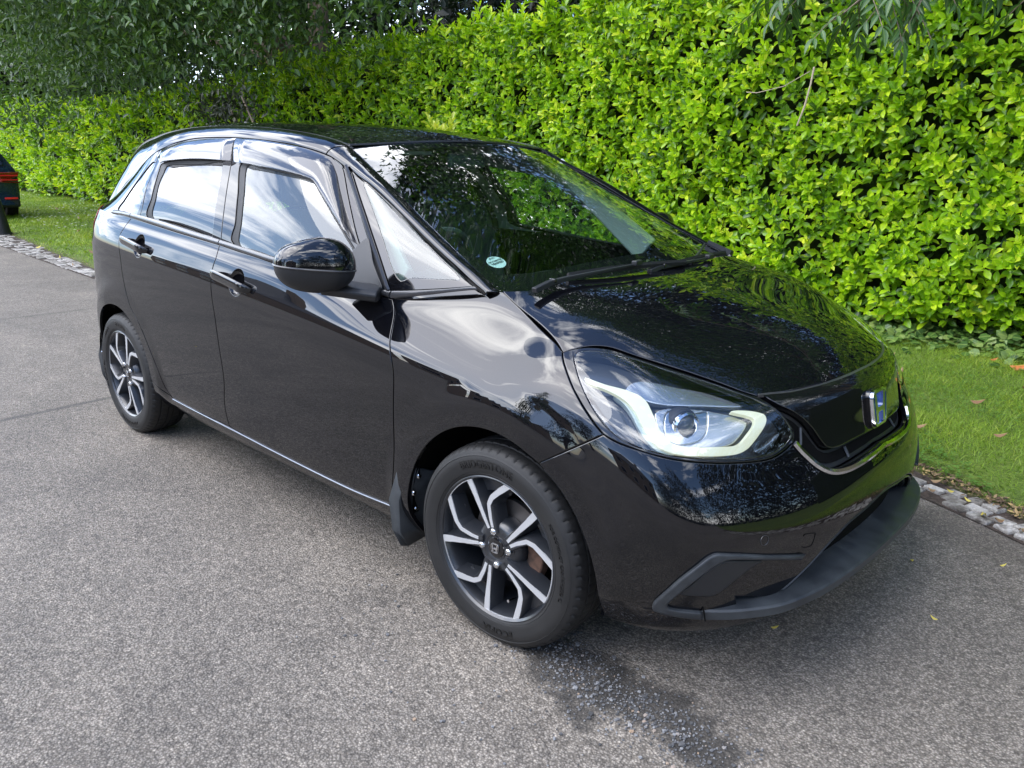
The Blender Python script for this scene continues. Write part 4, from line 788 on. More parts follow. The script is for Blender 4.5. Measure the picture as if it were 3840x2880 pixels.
for s_ in (-1,1):
    T=(lambda g: g) if s_<0 else mirror
    T2=(lambda g: g) if s_<0 else mir
    for nm,body,fr,hole,glass,cup,hd,trimh in (
        ('front_door',fd_g,pn(ffr,holes=[FRH]),FRH,fgl,cupF,(-1.512,.900,-1.232,.866,7.7),True),
        ('rear_door',rd_g,pn(rfr,holes=[RRH]),RRH,rgl,cupR,(-2.365,.960,-2.105,.929,5.9),True)):
        d_=build(nm,[T(body),T(fr)],[M['paint']],car)
        build('window_seal',[T(pn(hole,holes=[glass],off=-.003,gap=.0004,depth=.012))],[M['rubber']],d_)
        build('window',[T(pn(glass,off=-.006,gap=.0,rim=False,tilt=0))],[M['side'] if nm=='front_door' else M['priv']],d_)
        build('window_trim',[T(pi_(ffr if nm=='front_door' else rfr,hole))],[M['trim'] if nm=='front_door' else M['seat']],d_)
        solid('handle_recess',T2(cup),M['gloss'],d_,ang=60)
        solid('handle',T2(handle(*hd)),M['gloss'],d_,sub=1)
    build('quarter_window',[T(pn(quart,off=-.004,rim=False,tilt=0,gap=0))],[M['priv']],car)
    build('rear_pillar_panel',[T(pn(qfr,holes=[quart]))],[M['paint']],car); build('front_pillar_panel',[T(pn(tfr,holes=[tri]))],[M['paint']],car)
    tw_=build('front_quarter_window',[T(pn(tric,off=-.004,rim=False,tilt=0,gap=0))],[M['side']],car)
    build('window_border',[T(pn(tri,holes=[tric],off=-.003,gap=.0005))],[M['gloss']],tw_)
    build('pillar_trim',[T(pi_(tfr,tri))],[M['trim']],car)
    stp=A(G['strip'][:6]); stq=A(G['strip'][6:][::-1]); stq=stq if abs(stq[0][1]-stp[0][1])<.2 else stq[::-1]
    mid=cr_dense((A([G['strip'][0],G['strip'][9],G['strip'][8],G['strip'][7],G['strip'][6]])+A([G['strip'][1],G['strip'][2],G['strip'][3],G['strip'][4],G['strip'][5]]))/2)
    solid('pillar_moulding',T2(sweep(GS.P(mid)+GS.N(mid)*.001,[(-.004,-.009),(.004,-.008),(.005,.0),(.004,.008),(-.004,.009)],up=(0,0,1))),M['mould'],car)
    # belt moulding
    for nm,a,b in (('belt_moulding',-2.60,R_[0][0]),):
        pass
    MBx=np.r_[SH.P(A(D['mold_bot2'])),SH.P(A(D['mold_bot']))]; MBx=MBx[np.argsort(MBx[:,0])]
    for a,b in ((-2.62,-2.378),(-2.372,-1.537),(-1.531,-.532),(-.526,-.165)):
        xs=np.linspace(a,b,20); up_=GS.P(np.c_[xs,np.interp(xs,MU[:,0],MU[:,1])]); lo_=np.c_[xs,np.interp(xs,MBx[:,0],MBx[:,1]),np.interp(xs,MBx[:,0],MBx[:,2])]
        V=[];
        for P_,Q_ in zip(lo_,up_):
            o_=A([0,-1,.25]); V+= [P_+o_*-.008,P_+o_*.0035,(P_*.75+Q_*.25)+o_*.0075,(P_*.25+Q_*.75)+o_*.0075,Q_+o_*.004,Q_+o_*-.008]
        solid('belt_moulding',T2((A(V),grid_faces(20,6)+[tuple(range(6)),tuple(range(114,120))[::-1]])),M['mould'],car,ang=50)
    # roof side rail and pillar
    rect=loop_of([[0,0],[1,0]],[[1,0],[1,1]],[[1,1],[0,1]],[[0,1],[0,0]])
    build('roof_rail',[T(panel(CS,rect,grid=(.01,.09),gap=.0003,step=.02,depth=.008,bevel=.003))],[M['paint']],car)
    CI=offs(CS,-.03); gs_,gt_=np.meshgrid(np.linspace(.005,.995,60),np.linspace(.03,.97,6),indexing='ij'); solid('pillar_lining',T2((CI.P(np.c_[gs_.ravel(),gt_.ravel()]),grid_faces(60,6))),M['trim'],car)
    ss=np.linspace(.43,.97,60); dt=cUP(np.interp(ss,_w,_b)); dt[:,1]*=-1
    solid('roof_moulding',T2(sweep(dt+A([0,0,-.001]),[(-.006,-.004),(.006,-.004),(.006,.0015),(-.006,.0015)])),M['mould'],car)
    jl=CS.P(np.c_[np.full(9,.435),np.linspace(0,1,9)]); solid('panel_joint',T2(tube(jl+A([0,-.0006,0]),.0016,5)),M['dark'],car)
    # smoked window visors
    for nm in ('r','f'):
        up_=cr_dense(G['vis_%s_up'%nm]); lo_=cr_dense(G['vis_%s_lo'%nm])
        def rs(p_,n_=40):
            d=np.r_[0,np.cumsum(np.linalg.norm(np.diff(p_,axis=0),axis=1))]; t=np.linspace(0,d[-1],n_); return np.c_[np.interp(t,d,p_[:,0]),np.interp(t,d,p_[:,1])]
        up_=rs(up_);lo_=rs(lo_); U3=GS.P(up_)+GS.N(up_)*.004; L3=GS.P(lo_)+A([0,-.028,0]); e=np.minimum(1,np.minimum(np.arange(40)+1.0,40-np.arange(40))/4.)[:,None]
        e=np.minimum(1,.35+.65*e)
        LL=GS.P(lo_)*(1-e)+L3*e; Nn=GS.N((up_+lo_)/2)
        V=[]
        for a,b,n_,ee in zip(U3,LL,Nn,e): V+= [a,a*.82+b*.18+n_*.012*ee,a*.5+b*.5+n_*.012*ee,b*.9+a*.1+n_*.004*ee,b,b-n_*.006]
        solid('window_visor',T2((A(V),grid_faces(40,6))),M['visor'],car,ang=42)
# roof, windscreen, rear
hdr=[[-1.045,-.515],[-1.0,-.3],[-.968,-.12],[-.958,0]]; hdr=hdr+[[a,-b] for a,b in hdr[::-1][1:]]
dch=[[x,-y] for x,y,z in DITCH[:8]]; rr_=[[-2.82,-.515],[-3.0,-.40],[-3.05,0],[-3.0,.40],[-2.82,.515]]
roof=loop_of(hdr,[hdr[-1]]+[[x,y] for x,y,z in DITCH[:8]],rr_[::-1],dch[::-1]+[hdr[0]])
rf=build('roof',[panel(RS,roof,grid=(.04,.04),gap=.001,step=.02)],[M['paint']],car)
RI=offs(RS,-.035); build('headlining',[panel(RI,roof,grid=(.08,.08),gap=.02,rim=False,tilt=0,step=.03)],[M['trim']],car)
apl=[[x,-y] for x,y,z in APIL]
base=[[-.150,-.652],[-.11,-.60],[-.075,-.45],[-.05,-.25],[-.04,0]]; base=base+[[a,-b] for a,b in base[::-1][1:]]
hd2=[[a-.0,b] for a,b in hdr]; hd2[0]=apl[-1]; hd2[-1]=[apl[-1][0],-apl[-1][1]]
ws=loop_of(apl,hd2,[[a,-b] for a,b in apl[::-1]],base[::-1])
wsc=build('windscreen',[panel(WS,ws,grid=(.05,.05),gap=.002,step=.02,tilt=.3)],[M['wind']],car)
WI=offs(WS,-.005)
def inset(loop,f):
    return loop
hin=[[-.985,-.46],[-.945,-.25],[-.925,0]]; hin=hin+[[a,-b] for a,b in hin[::-1][1:]]
bin_=[[-.235,-.575],[-.19,-.42],[-.165,-.2],[-.16,0]]; bin_=bin_+[[a,-b] for a,b in bin_[::-1][1:]]
wi=loop_of([bin_[0],[-.6,-.545],hin[0]],hin,[hin[-1],[-.6,.545],bin_[-1]],bin_[::-1])
build('screen_border',[panel(WI,ws,holes=[wi],grid=(.05,.05),gap=.004,step=.02,rim=False,tilt=0)],[M['dark']],wsc)
hh=RS.P(A(cr_dense(hdr))); solid('header_moulding',sweep(hh+A([0,0,-.001]),[(-.007,-.004),(.007,-.004),(.006,.002),(-.006,.002)]),M['mould'],car)
# cowl under the screen
c0=cr_dense(base); w0=WS.P(c0)+A([0,0,.001]); w1=w0+A([.055,0,-.016]); w1[:,1]*=1.0; w2=w0+A([.10,0,-.07])
solid('cowl',(np.concatenate([w0,w1,w2]),[(r_*len(w0)+i,r_*len(w0)+i+1,(r_+1)*len(w0)+i+1,(r_+1)*len(w0)+i) for r_ in range(2) for i in range(len(w0)-1)]),M['plastic'],car)
# tail end: rear glass and hatch lid
rg_top=[(-2.82,-.515,1.372),(-3.0,-.40,1.39),(-3.05,0,1.405),(-3.0,.40,1.39),(-2.82,.515,1.372)]
rg_bot=[(-3.10,-.57,1.08),(-3.12,-.40,1.08),(-3.13,0,1.08),(-3.12,.40,1.08),(-3.10,.57,1.08)]
T_=cr_dense(rg_top);B2=cr_dense(rg_bot); n_=len(T_)
V=np.concatenate([T_,(T_+B2)/2+A([-.03,0,.02]),B2,B2+A([-.03,0,-.03])])
solid('tailgate',(V,[(r_*n_+i,r_*n_+i+1,(r_+1)*n_+i+1,(r_+1)*n_+i) for r_ in range(3) for i in range(n_-1)]),M['gloss'],car)
# aerial fin
solid('aerial',(A([(-2.53,-.012,1.47),(-2.53,.012,1.47),(-2.72,.028,1.468),(-2.72,-.028,1.468),(-2.69,-.010,1.503),(-2.69,.010,1.503),(-2.70,0,1.49)]),[(0,1,5,4),(0,4,3),(1,2,5),(4,5,2,3)]),M['mould'],car)
# inner shell, floor and wheel houses
def innershell():
    V=[];F=[]
    us=np.arange(0,UC+.001,.25); zs=[.20,.40,.60,.80,.93,1.0]
    for u in us:
        v_=np.linspace(0,1,200); P=SH.P(np.c_[np.full(200,u),v_]); N_=SH.N(np.c_[np.full(200,u),v_])
        for z in zs:
            i=np.abs(P[:,2]-z).argmin(); V.append(P[i]-N_[i]*.045)
    V=A(V); nz=len(zs)
    for i in range(len(us)-1):
        for j in range(nz-1):
            c=V[[i*nz+j,(i+1)*nz+j,(i+1)*nz+j+1,i*nz+j+1]].mean(0)
            if any(math.hypot(c[0]-wx,c[2]-.30)<.42 for wx in(0,-2.53)): continue
            F.append((i*nz+j,(i+1)*nz+j,(i+1)*nz+j+1,i*nz+j+1))
    return V,F
g1=innershell(); fl_=box((-1.35,0,.21),(3.3,1.16,.02))
solid('underbody',join(g1,mir(g1),fl_,box((.22,0,.50),(.44,1.0,.44)),box((-1.25,-.70,.215),(1.75,.16,.03)),box((-1.25,.70,.215),(1.75,.16,.03))),M['dark'],car)
for wx in (0,-2.53):
    for s_ in (-1,1):
        r_=.372; n_=26; V=[];
        for i in range(n_+1):
            t=R(4+180*i/n_)
            for y in (.52,.60,.70,.78,.812): V.append((wx+r_*math.cos(t),s_*y,.297+r_*math.sin(t)))
        F=grid_faces(n_+1,5)
        k0=len(V); V.append((wx,s_*.52,.297)); F+= [(k0,i*5,(i+1)*5) for i in range(n_)]
        solid('wheel_arch_liner',(A(V),F),M['dark'],car)
        if s_<0 or wx==0:
            # mud flap behind the wheel
            x0=wx-.352+(0 if wx==0 else .035); zt=.43 if wx==0 else .42; ys=.992 if wx==0 else .93
            V=[(x0-.045,s_*.852,zt),(x0-.008,s_*.846,zt+.012),(x0+.02,s_*.77,zt-.02),(x0+.03,s_*.66,zt-.04),
               (x0-.07,s_*.872,.32),(x0-.035,s_*.860,.32),(x0-.01,s_*.78,.32),(x0+.0,s_*.66,.32),
               (x0-.06,s_*.870,.22),(x0-.035,s_*.858,.215),(x0-.02,s_*.78,.215),(x0-.01,s_*.66,.215),
               (x0-.035,s_*.858,.168),(x0-.025,s_*.835,.162),(x0-.02,s_*.76,.175),(x0-.01,s_*.66,.19)]
            V=[(a,b*ys,c) for a,b,c in V]
            o_=solid('mud_flap',(A(V),grid_faces(4,4)),M['lipp'],car); m_=o_.modifiers.new('t','SOLIDIFY'); m_.thickness=.008
            for zz,yy in ((.40,.80),(.345,.815),(.285,.80)):
                solid('screw',(lambda g:(g[0][:,[1,0,2]]*A([1,1,1])+A([x0+.006-.03*(.43-zz)/.2,s_*yy,zz]),g[1]))(lathe([(.0001,.004),(.006,.003),(.009,0.0)],12)),M['chrome'],o_)

# ---- wheels: local frame, axle along +Y (outboard), wheel plane centre at 0
def tyre_geo(n=360):
    prof=[(.206,.078),(.2115,.086),(.217,.0905),(.2215,.0925),(.2225,.0915),(.2235,.0930),(.227,.0942),(.236,.0955),(.248,.0965),(.258,.0974),(.268,.0945),(.2715,.0932),(.2725,.0945),(.274,.0930),(.277,.0915),(.285,.0870),(.2905,.0815),(.2945,.0745),(.2968,.066),(.298,.057),(.2985,.0535),(.2935,.052),(.2935,.047),(.299,.0455),(.3000,.030),(.3002,.0165),(.2945,.015),(.2945,.009),(.3003,.0075)]
    prof=prof+[(r,-h) for r,h in prof[::-1]]
    V,F=lathe(prof,n); k=len(prof); V=V.reshape(n,k,3)
    r=np.hypot(V[...,0],V[...,2]); h=np.abs(V[...,1]); i=np.arange(n)[:,None]
    sh_=(h>.058)&(h<.084)&(r>.284); gr=((i+ (h*60).astype(int))%6<1)
    d=np.where(sh_&gr,.0045,0)
    bl=(h<.050)&(h>.026)&(r>.298)&((i+3)%6<1); d=d+np.where(bl,.003,0)
    s=(r-d)/r; V[...,0]*=s; V[...,2]*=s
    return V.reshape(-1,3),F
def arc_text(txt,rad,size,ang_c,y,outw=True,ext=.0010,squash=1.0,flipr=False):
    c=bpy.data.curves.new('t','FONT'); c.body=txt; c.size=size; c.extrude=ext; c.align_x='CENTER'; c.space_character=1.08; c.resolution_u=3; c.offset=size*.018
    o=bpy.data.objects.new('t',c); col.objects.link(o); dg=bpy.context.evaluated_depsgraph_get(); dg.update(); me=bpy.data.meshes.new_from_object(o.evaluated_get(dg))
    V=A([tuple(v_.co) for v_ in me.vertices]); F=[tuple(p_.vertices) for p_ in me.polygons]; bpy.data.objects.remove(o); bpy.data.curves.remove(c); bpy.data.meshes.remove(me)
    x,yy,z=V[:,0]*squash,V[:,1],V[:,2]
    # seen from +Y looking to -Y the +X axis points left, so text runs towards -X
    rr=rad+yy; th=R(ang_c)+x/rad
    return np.c_[rr*np.cos(th),y+z-(np.clip(rr-.250,0,1))*.10,rr*np.sin(th)],F
def polyc(pts):
    p=A(pts,float); o=[p[0]]
    for i in range(1,len(p)-1): o+= [p[i]*.82+p[i-1]*.18,p[i]*.965+p[i-1]*.0175+p[i+1]*.0175,p[i]*.82+p[i+1]*.18]
    return A(o+[p[-1]])
def spoke_bar(pts,w0,w1,yt,yb):
    """bevelled bar along a polyline in the wheel plane"""
    P=polyc(pts); T=np.gradient(P,axis=0); T/=np.linalg.norm(T,axis=1)[:,None]; S=np.c_[-T[:,1],T[:,0]]
    V=[];n=len(P)
    for i,(p_,s_) in enumerate(zip(P,S)):
        t=i/(n-1); wt=w0[0]*(1-t)+w0[1]*t; wb=w1[0]*(1-t)+w1[1]*t
        for (w,y) in ((-wb/2,yb),(-wt/2-.0025,yt-.006),(-wt/2,yt),(wt/2,yt),(wt/2+.0025,yt-.006),(wb/2,yb)):
            q=p_+s_*w; V.append((q[0],y,q[1]))
    return A(V),grid_faces(n,6)+[tuple(range(6)),tuple(range((n-1)*6,n*6))]
def flat_bar(pts,w,y):
    P=polyc(pts); T=np.gradient(P,axis=0); T/=np.linalg.norm(T,axis=1)[:,None]; S=np.c_[-T[:,1],T[:,0]]
    V=[];n=len(P)
    for i,(p_,s_) in enumerate(zip(P,S)):
        t=i/(n-1); ww=w[0]*(1-t)+w[1]*t
        for a in (-ww/2,ww/2): q=p_+s_*a; V.append((q[0],y,q[1]))
        for a in (ww/2,-ww/2): q=p_+s_*a; V.append((q[0],y-.003,q[1]))
    return A(V),grid_faces(n,4,False,True)+[(0,1,2,3)]
def pol2(r,a): return (r*math.cos(R(a)),r*math.sin(R(a)))
def make_wheel(phi0,hand,lug0,valve,front):
    """hand=+1: kinked arm on the high-angle side (as seen in x,z)"""
    w=empty('wheel'); w.parent=car
    ty=solid('tyre',tyre_geo(),M['tyre'],w,ang=32)
    if front:
        T=[arc_text('BRIDGESTONE',.240,.030,96 if hand>0 else 84,.0974,squash=.92),arc_text('ECOPIA',.240,.030,276 if hand>0 else 264,.0974),arc_text('NH200 C',.243,.018,186,.0974),arc_text('FOR COMPACT CAR',.243,.014,160 if hand<0 else 20,.0974)]
    else:
        T=[arc_text('ECOPIA',.240,.030,95,.0974),arc_text('NH200 C',.243,.020,50,.0974),arc_text('BRIDGESTONE',.240,.030,270,.0974,squash=.92),arc_text('FOR COMPACT CAR',.243,.014,-10,.0974)]
    [solid('lettering',t_,M['tyret'],ty,smooth=False) for t_ in T]
    rim=solid('rim',lathe([(.2055,.0845),(.2115,.0905),(.2145,.0890),(.2145,.082),(.207,.080),(.204,.074),(.199,.060),(.190,.03),(.188,-.07),(.2,-.08),(.2,-.09)],120),M['rim'],w,ang=40)
    ht=.080
    hub=lathe([(.0001,ht-.004),(.034,ht-.004),(.035,ht-.006),(.040,ht-.003),(.062,ht-.006),(.072,ht-.012),(.082,ht-.035),(.080,ht-.06)],80)
    sp=[hub]; ml=[]
    for k in range(5):
        f=phi0+72*k; h=hand
        kink=[pol2(.048,f+h*31),pol2(.090,f+h*38),pol2(.130,f+h*38.5),pol2(.152,f+h*33),pol2(.178,f+h*23.5),pol2(.209,f+h*16)]
        strt=[pol2(.045,f-h*24),pol2(.085,f-h*19.5),pol2(.13,f-h*17.3),pol2(.17,f-h*16.3),pol2(.209,f-h*15.2)]
        sp.append(spoke_bar(kink,(.020,.014),(.040,.040),ht+.0035,ht-.045)); sp.append(spoke_bar(strt,(.020,.014),(.040,.040),ht+.0035,ht-.045))
        km=[pol2(.063,f+h*35.5),pol2(.090,f+h*38.5),pol2(.130,f+h*38.5),pol2(.152,f+h*33),pol2(.178,f+h*23.5),pol2(.2105,f+h*15.0)]
        sm__=[pol2(.060,f-h*23),pol2(.085,f-h*19.5),pol2(.13,f-h*17.3),pol2(.17,f-h*16.3),pol2(.2115,f-h*15.2)]
        ml.append(flat_bar(km,(.0095,.0185),ht+.0042)); ml.append(flat_bar(sm__,(.0095,.0205),ht+.0042))
        arc=[pol2(.2085,f+a*h) for a in np.linspace(-16.8,16.8,9)]
        ml.append(flat_bar(arc,(.010,.009),ht+.0046))
        # web between neighbouring loops
        a0,a1=f+h*24,f+h*54
        V=[(*(lambda q:(q[0],ht-.030,q[1]))(pol2(r,a)),) for a in np.linspace(a0-h*6,a1+h*2,8) for r in (.160,.205)]
        sp.append((A(V),grid_faces(8,2)))
    s_=solid('spokes',join(*sp),M['rim'],rim,ang=50)
    for g in ml: solid('machined_face',g,M['machined'],s_,smooth=False)
    for k in range(4):
        x,z=pol2(.050,lug0+90*k); V,F=lathe([(.0001,.011),(.007,.0105),(.0105,.007),(.011,0),(.011,-.01)],6); V=V+A([x,ht-.003,z]); solid('wheel_nut',(V,F),M['chrome'],w,ang=50)
        V,F=lathe([(.0155,.004),(.0145,.0006),(.012,-.004)],20); solid('nut_seat',(V+A([x,ht-.009,z]),F),M['dark'],w)
    x,z=pol2(.168,valve); solid('valve',tube([(x,ht-.045,z),(x*.97,ht-.018,z*.97),(x*.965,ht-.012,z*.965)],[.004,.004,.0045],8),M['chrome'],w)
    cap=solid('hub_cap',lathe([(.0001,ht+.001),(.024,ht),(.029,ht-.002),(.031,ht-.006)],40),M['gloss'],w)
    emblem(cap,A([0,ht+.001,0]),A([0,1.,0]),A([math.sin(R(0)),0,1.]),.030,.028,.003,M['chrome'],None,False)
    return w
def brake(x,side,steer=0):
    b=empty('brake',(x,side*.745,.295)); b.parent=car; b.rotation_euler=(0,0,steer+(math.pi if side<0 else 0))
    solid('disc',lathe([(.055,.030),(.075,.032),(.076,.018),(.128,.018),(.128,.004),(.02,.004)],60),M['disc'],b)
    cal=[(.095*math.cos(t),.095*math.sin(t)) for t in np.linspace(R(-28),R(38),9)]
    sg_=-1 if side<0 else 1
    V=[]
    for t in np.linspace(R(-30),R(36),9):
        for r,y in ((.085,.040),(.105,.046),(.138,.040),(.140,.008),(.085,.008)): V.append((sg_*-r*math.cos(t)*(-1 if x==0 else 1) if False else -sg_*-r*math.cos(t)*1.0*(1 if side>0 else 1),y,r*math.sin(t)))
    solid('caliper',(A(V),grid_faces(9,5,False,True)+[tuple(range(5)),tuple(range(40,45))]),M['rust'],b,bev=.004)
    solid('backing',lathe([(.0001,-.015),(.150,-.015),(.155,-.03)],40),M['dark'],b)
# near side: outboard is -Y; rotate by pi, so local x = -world x and the pattern angle a -> 180-a
def place(w,x,side,steer):
    w.location=(x,side*.745,.2955); w.rotation_euler=(0,0,steer+(math.pi if side<0 else 0))
ST=.047
wf_=make_wheel(180-61.5,-1,180-97,180-284,True); place(wf_,0,-1,ST)
wr_=make_wheel(180-91,-1,180-27,180-150,False); place(wr_,-2.53,-1,0)
def copy_tree(o,parent):
    c=o.copy(); col.objects.link(c); c.parent=parent
    for ch in [x for x in bpy.data.objects if x.parent==o]: copy_tree(ch,c)
    return c
w3=copy_tree(wf_,car); place(w3,0,1,ST); w4=copy_tree(wr_,car); place(w4,-2.53,1,0)
for x in (0,-2.53):
    for s_ in (-1,1): brake(x,s_,ST if x==0 else 0)
# ---- door mirrors
def door_mirror(side):
    root=empty('door_mirror'); root.parent=car
    MT=(lambda g:g) if side<0 else mir
    c=A([-.665,-.915,1.022])
    ax=A([-.45,-.893,.10]); ax/=np.linalg.norm(ax)           # long axis pointing outboard and back
    fw=A([.893,-.45,0]); fw/=np.linalg.norm(fw); fw=fw-ax*(fw@ax); fw/=np.linalg.norm(fw); up_=np.cross(ax,fw); up_*=np.sign(up_[2])
    def shellm(z0,z1,sc=1.0,n=40,m=14):
        V=[]
        for j in range(m+1):
            ph=z0+(z1-z0)*j/m
            for i in range(n):
                t=2*math.pi*i/n
                a=math.copysign(abs(math.cos(t))**.78,math.cos(t)); b=math.copysign(abs(math.sin(t))**.9,math.sin(t))
                cp=abs(math.cos(ph))**.72; spn=math.copysign(abs(math.sin(ph))**.95,math.sin(ph))
                L_=.132 if a>0 else .112; top=.088 if spn>0 else .080
                fwd=.078 if b>0 else .030
                hh=top*(1-.16*max(0,a)**2) if spn>0 else top*(1-.10*max(0,-a))
                V.append(c+(ax*a*L_*cp+fw*b*fwd*cp+up_*hh*spn)*sc)
        return A(V),grid_faces(m+1,n,False,True)
    solid('mirror_cap',MT(shellm(-.02,math.pi/2,1.0)),M['paint'],root,ang=180)
    solid('mirror_housing',MT(shellm(-math.pi/2,-.045,.992)),M['plastic'],root,ang=180)
    ring=[]
    sv,_=shellm(-.032,-.032,.997,64,1); ring=sv[:64]
    solid('mirror_trim',MT(tube(list(ring),.0035,6,True)),M['mould'],root)
    # glass facing backwards
    # arm and sail
    arm=sweep([(-.735,-.86,.965),(-.68,-.835,.953),(-.62,-.805,.935),(-.56,-.775,.925)],[[(-.030,-.014),(.030,-.016),(.030,.010),(-.028,.018)],[(-.042,-.018),(.040,-.018),(.036,.016),(-.034,.022)],[(-.055,-.022),(.045,-.022),(.035,.022),(-.045,.026)],[(-.07,-.02),(.03,-.02),(.02,.02),(-.05,.03)]],up=(0,0,1))
    arm=sweep([(-.700,-.875,.950),(-.655,-.845,.945),(-.605,-.805,.938),(-.560,-.770,.932)],[(-.045,-.018),(.030,-.020),(.040,.000),(.030,.016),(-.035,.026),(-.052,.006)],up=(0,0,1))
    solid('mirror_arm',MT(arm),M['plastic'],root,bev=.005,ang=50)
    pts=[(-.75,1.02),(-.700,1.085),(-.668,1.062),(-.635,1.02),(-.600,.985),(-.565,.945),(-.62,.94),(-.72,.955)]
    g=panel(GS,cr_dense(pts,4,True),grid=(.03,.03),off=.010,depth=.012,bevel=.004,gap=0)
    build('mirror_sail',[g if side<0 else mirror(g)],[M['plastic']],root)
    pts2=[(-.66,.935),(-.60,.925),(-.53,.915),(-.50,.905),(-.49,.885),(-.53,.865),(-.60,.86),(-.65,.880),(-.675,.91)]
    return root
door_mirror(-1); door_mirror(1)
# ---- wipers
def wiper(pivot,el,tip,b0,b1):
    w=empty('wiper'); w.parent=car
    P=A([pivot,el,tip]); 
    solid('wiper_arm',sweep([pivot,(A(pivot)+A(el))/2+A([0,0,.004]),el,(A(el)+A(tip))/2,tip],[[(-.010,-.006),(.010,-.006),(.008,.008),(-.008,.008)]]*2+[[(-.009,-.005),(.009,-.005),(.007,.007),(-.007,.007)]]+[[(-.006,-.004),(.006,-.004),(.005,.005),(-.005,.005)]]+[[(-.004,-.003),(.004,-.003),(.003,.003),(-.003,.003)]]),M['plastic'],w,bev=.002)
    B=[A(b0)*(1-t)+A(b1)*t+A([0,0,.006*math.sin(math.pi*t)]) for t in np.linspace(0,1,12)]
    solid('wiper_blade',sweep(B,[(-.006,-.010),(.006,-.010),(.007,0),(.002,.008),(-.006,.002)]),M['rubber'],w)
    solid('blade_clip',box(A(tip)+A([0,0,.004]),(.018,.045,.016),.15),M['plastic'],w,bev=.003)
    solid('wiper_joint',box((A(pivot)*.35+A(el)*.65)+A([0,0,.008]),(.022,.010,.012),.0),M['gloss'],w,bev=.002)
wiper((-.050,-.625,.992),(-.052,-.50,1.010),(-.045,-.14,1.024),(-.090,-.43,1.012),(-.040,.14,1.008))
wiper((-.050,-.06,.992),(-.050,.06,1.000),(-.060,.34,1.004),(-.055,.02,.998),(-.12,.56,1.000))
solid('wiper_arm',tube([(-.062,.22,.997),(-.15,.42,1.008),(-.225,.585,1.022)],[.007,.006,.004],6),M['plastic'],car)
g_=sweep([(-.25,.655,1.020),(-.205,.668,1.006),(-.150,.672,.992)],[[(-.02,-.012),(.012,-.012),(.012,.012),(-.02,.008)],[(-.03,-.03),(.014,-.03),(.014,.010),(-.03,.002)],[(-.02,-.03),(.012,-.03),(.010,.006),(-.02,.0)]])
solid('corner_trim',g_,M['plastic'],car)
# ---- cabin
d_=solid('dashboard',sweep([(-.36,-.60,.915),(-.33,-.35,.93),(-.32,0,.935),(-.33,.35,.93),(-.36,.60,.915)],[(-.28,-.25),(.26,-.25),(.27,-.02),(.20,.02),(-.10,.03),(-.22,.0),(-.29,-.06)],up=(0,0,1)),M['dash'],car,ang=40)
t=np.linspace(0,2*math.pi,33)[:-1]; cc_=A([-.80,-.36,.93]); n_=A([-.88,0,.47]); b1=A([0,1,0]); b2=np.cross(n_,b1)
sw=solid('steering_wheel',tube([cc_+(b1*math.cos(a)+b2*math.sin(a))*.185 for a in t],.014,8,True),M['dash'],car)
solid('spoke',join(tube([cc_-b1*.18,cc_+b1*.18],.014,6),tube([cc_,cc_-b2*.17],.016,6),tube([cc_,cc_-n_*.02+A([.25,0,-.12])],.035,8)),M['dash'],sw)
def seat(x,y,w,back_top,head=True):
    s=empty('seat'); s.parent=car
    solid('cushion',box((x+.12,y,.52),(.55,w,.20)),M['seat'],s,bev=.06,seg=3)
    solid('seat_back',sweep([(x-.10,y,.55),(x-.17,y,.80),(x-.24,y,back_top-.03),(x-.26,y,back_top)],[[(-w/2*k_,-.06*q_),(w/2*k_,-.06*q_),(w/2*k_,.06*q_),(0,.045*q_),(-w/2*k_,.06*q_)] for k_,q_ in ((.9,1.2),(1,1.1),(.86,.9),(.7,.6))],up=(1,0,0)),M['seat'],s,bev=.02,seg=3)
    if head:
        solid('headrest',box((x-.28,y,back_top+.10),(.11,w*.52,.17)),M['seat'],s,bev=.045,seg=3)
        for k_ in(-.06,.06): solid('headrest_post',tube([(x-.26,y+k_,back_top-.02),(x-.28,y+k_,back_top+.05)],.006,6),M['chrome'],s)
for y in (-.37,.37): seat(-1.25,y,.50,1.12)
seat(-2.05,-.36,.55,1.08); seat(-2.05,.36,.55,1.08)
for s_ in (-1,1):
    g=sweep([(-.98,.555,1.315),(-.86,.590,1.21),(-.72,.630,1.09),(-.56,.675,.955)],[[(-.035,-.012),(.035,-.012),(.028,.02),(-.028,.02)],[(-.045,-.012),(.045,-.012),(.035,.02),(-.035,.02)],[(-.055,-.012),(.055,-.012),(.04,.02),(-.04,.02)],[(-.07,-.012),(.07,-.012),(.05,.02),(-.05,.02)]],up=(0,-1,0)); solid('inner_pillar',g if s_>0 else mir(g),M['trim'],car,bev=.006)
# B pillars are in the trims; sun visor, room mirror, stickers
solid('sun_visor',box((-1.115,-.31,1.355),(.16,.36,.014)),M['trim'],car,bev=.006)
solid('sun_visor',box((-1.115,.31,1.355),(.16,.36,.014)),M['trim'],car,bev=.006)
solid('room_mirror',box((-.985,.0,1.325),(.03,.22,.06),.12),M['dash'],car,bev=.015,seg=3)
def ondisc(name,cx,cy,r,m,n=28,off=.0045,sy=1.0,rot=0):
    pts=[[cx+r*math.cos(t_)*.9,cy+r*math.sin(t_)*sy] for t_ in np.linspace(0,2*math.pi,n,endpoint=False)]
    return build(name,[panel(offs(WS,-off),pts,grid=(.05,.05),gap=0,rim=False,tilt=0,step=.01)],[m],wsc)
M['stick']=mat('pale_sticker',(.66,.76,.74),.5); M['ink']=mat('sticker_ink',(.02,.03,.04),.6); M['bluest']=mat('blue_sticker',(.10,.35,.62),.5); M['white']=mat('white_print',(.75,.78,.78),.6)
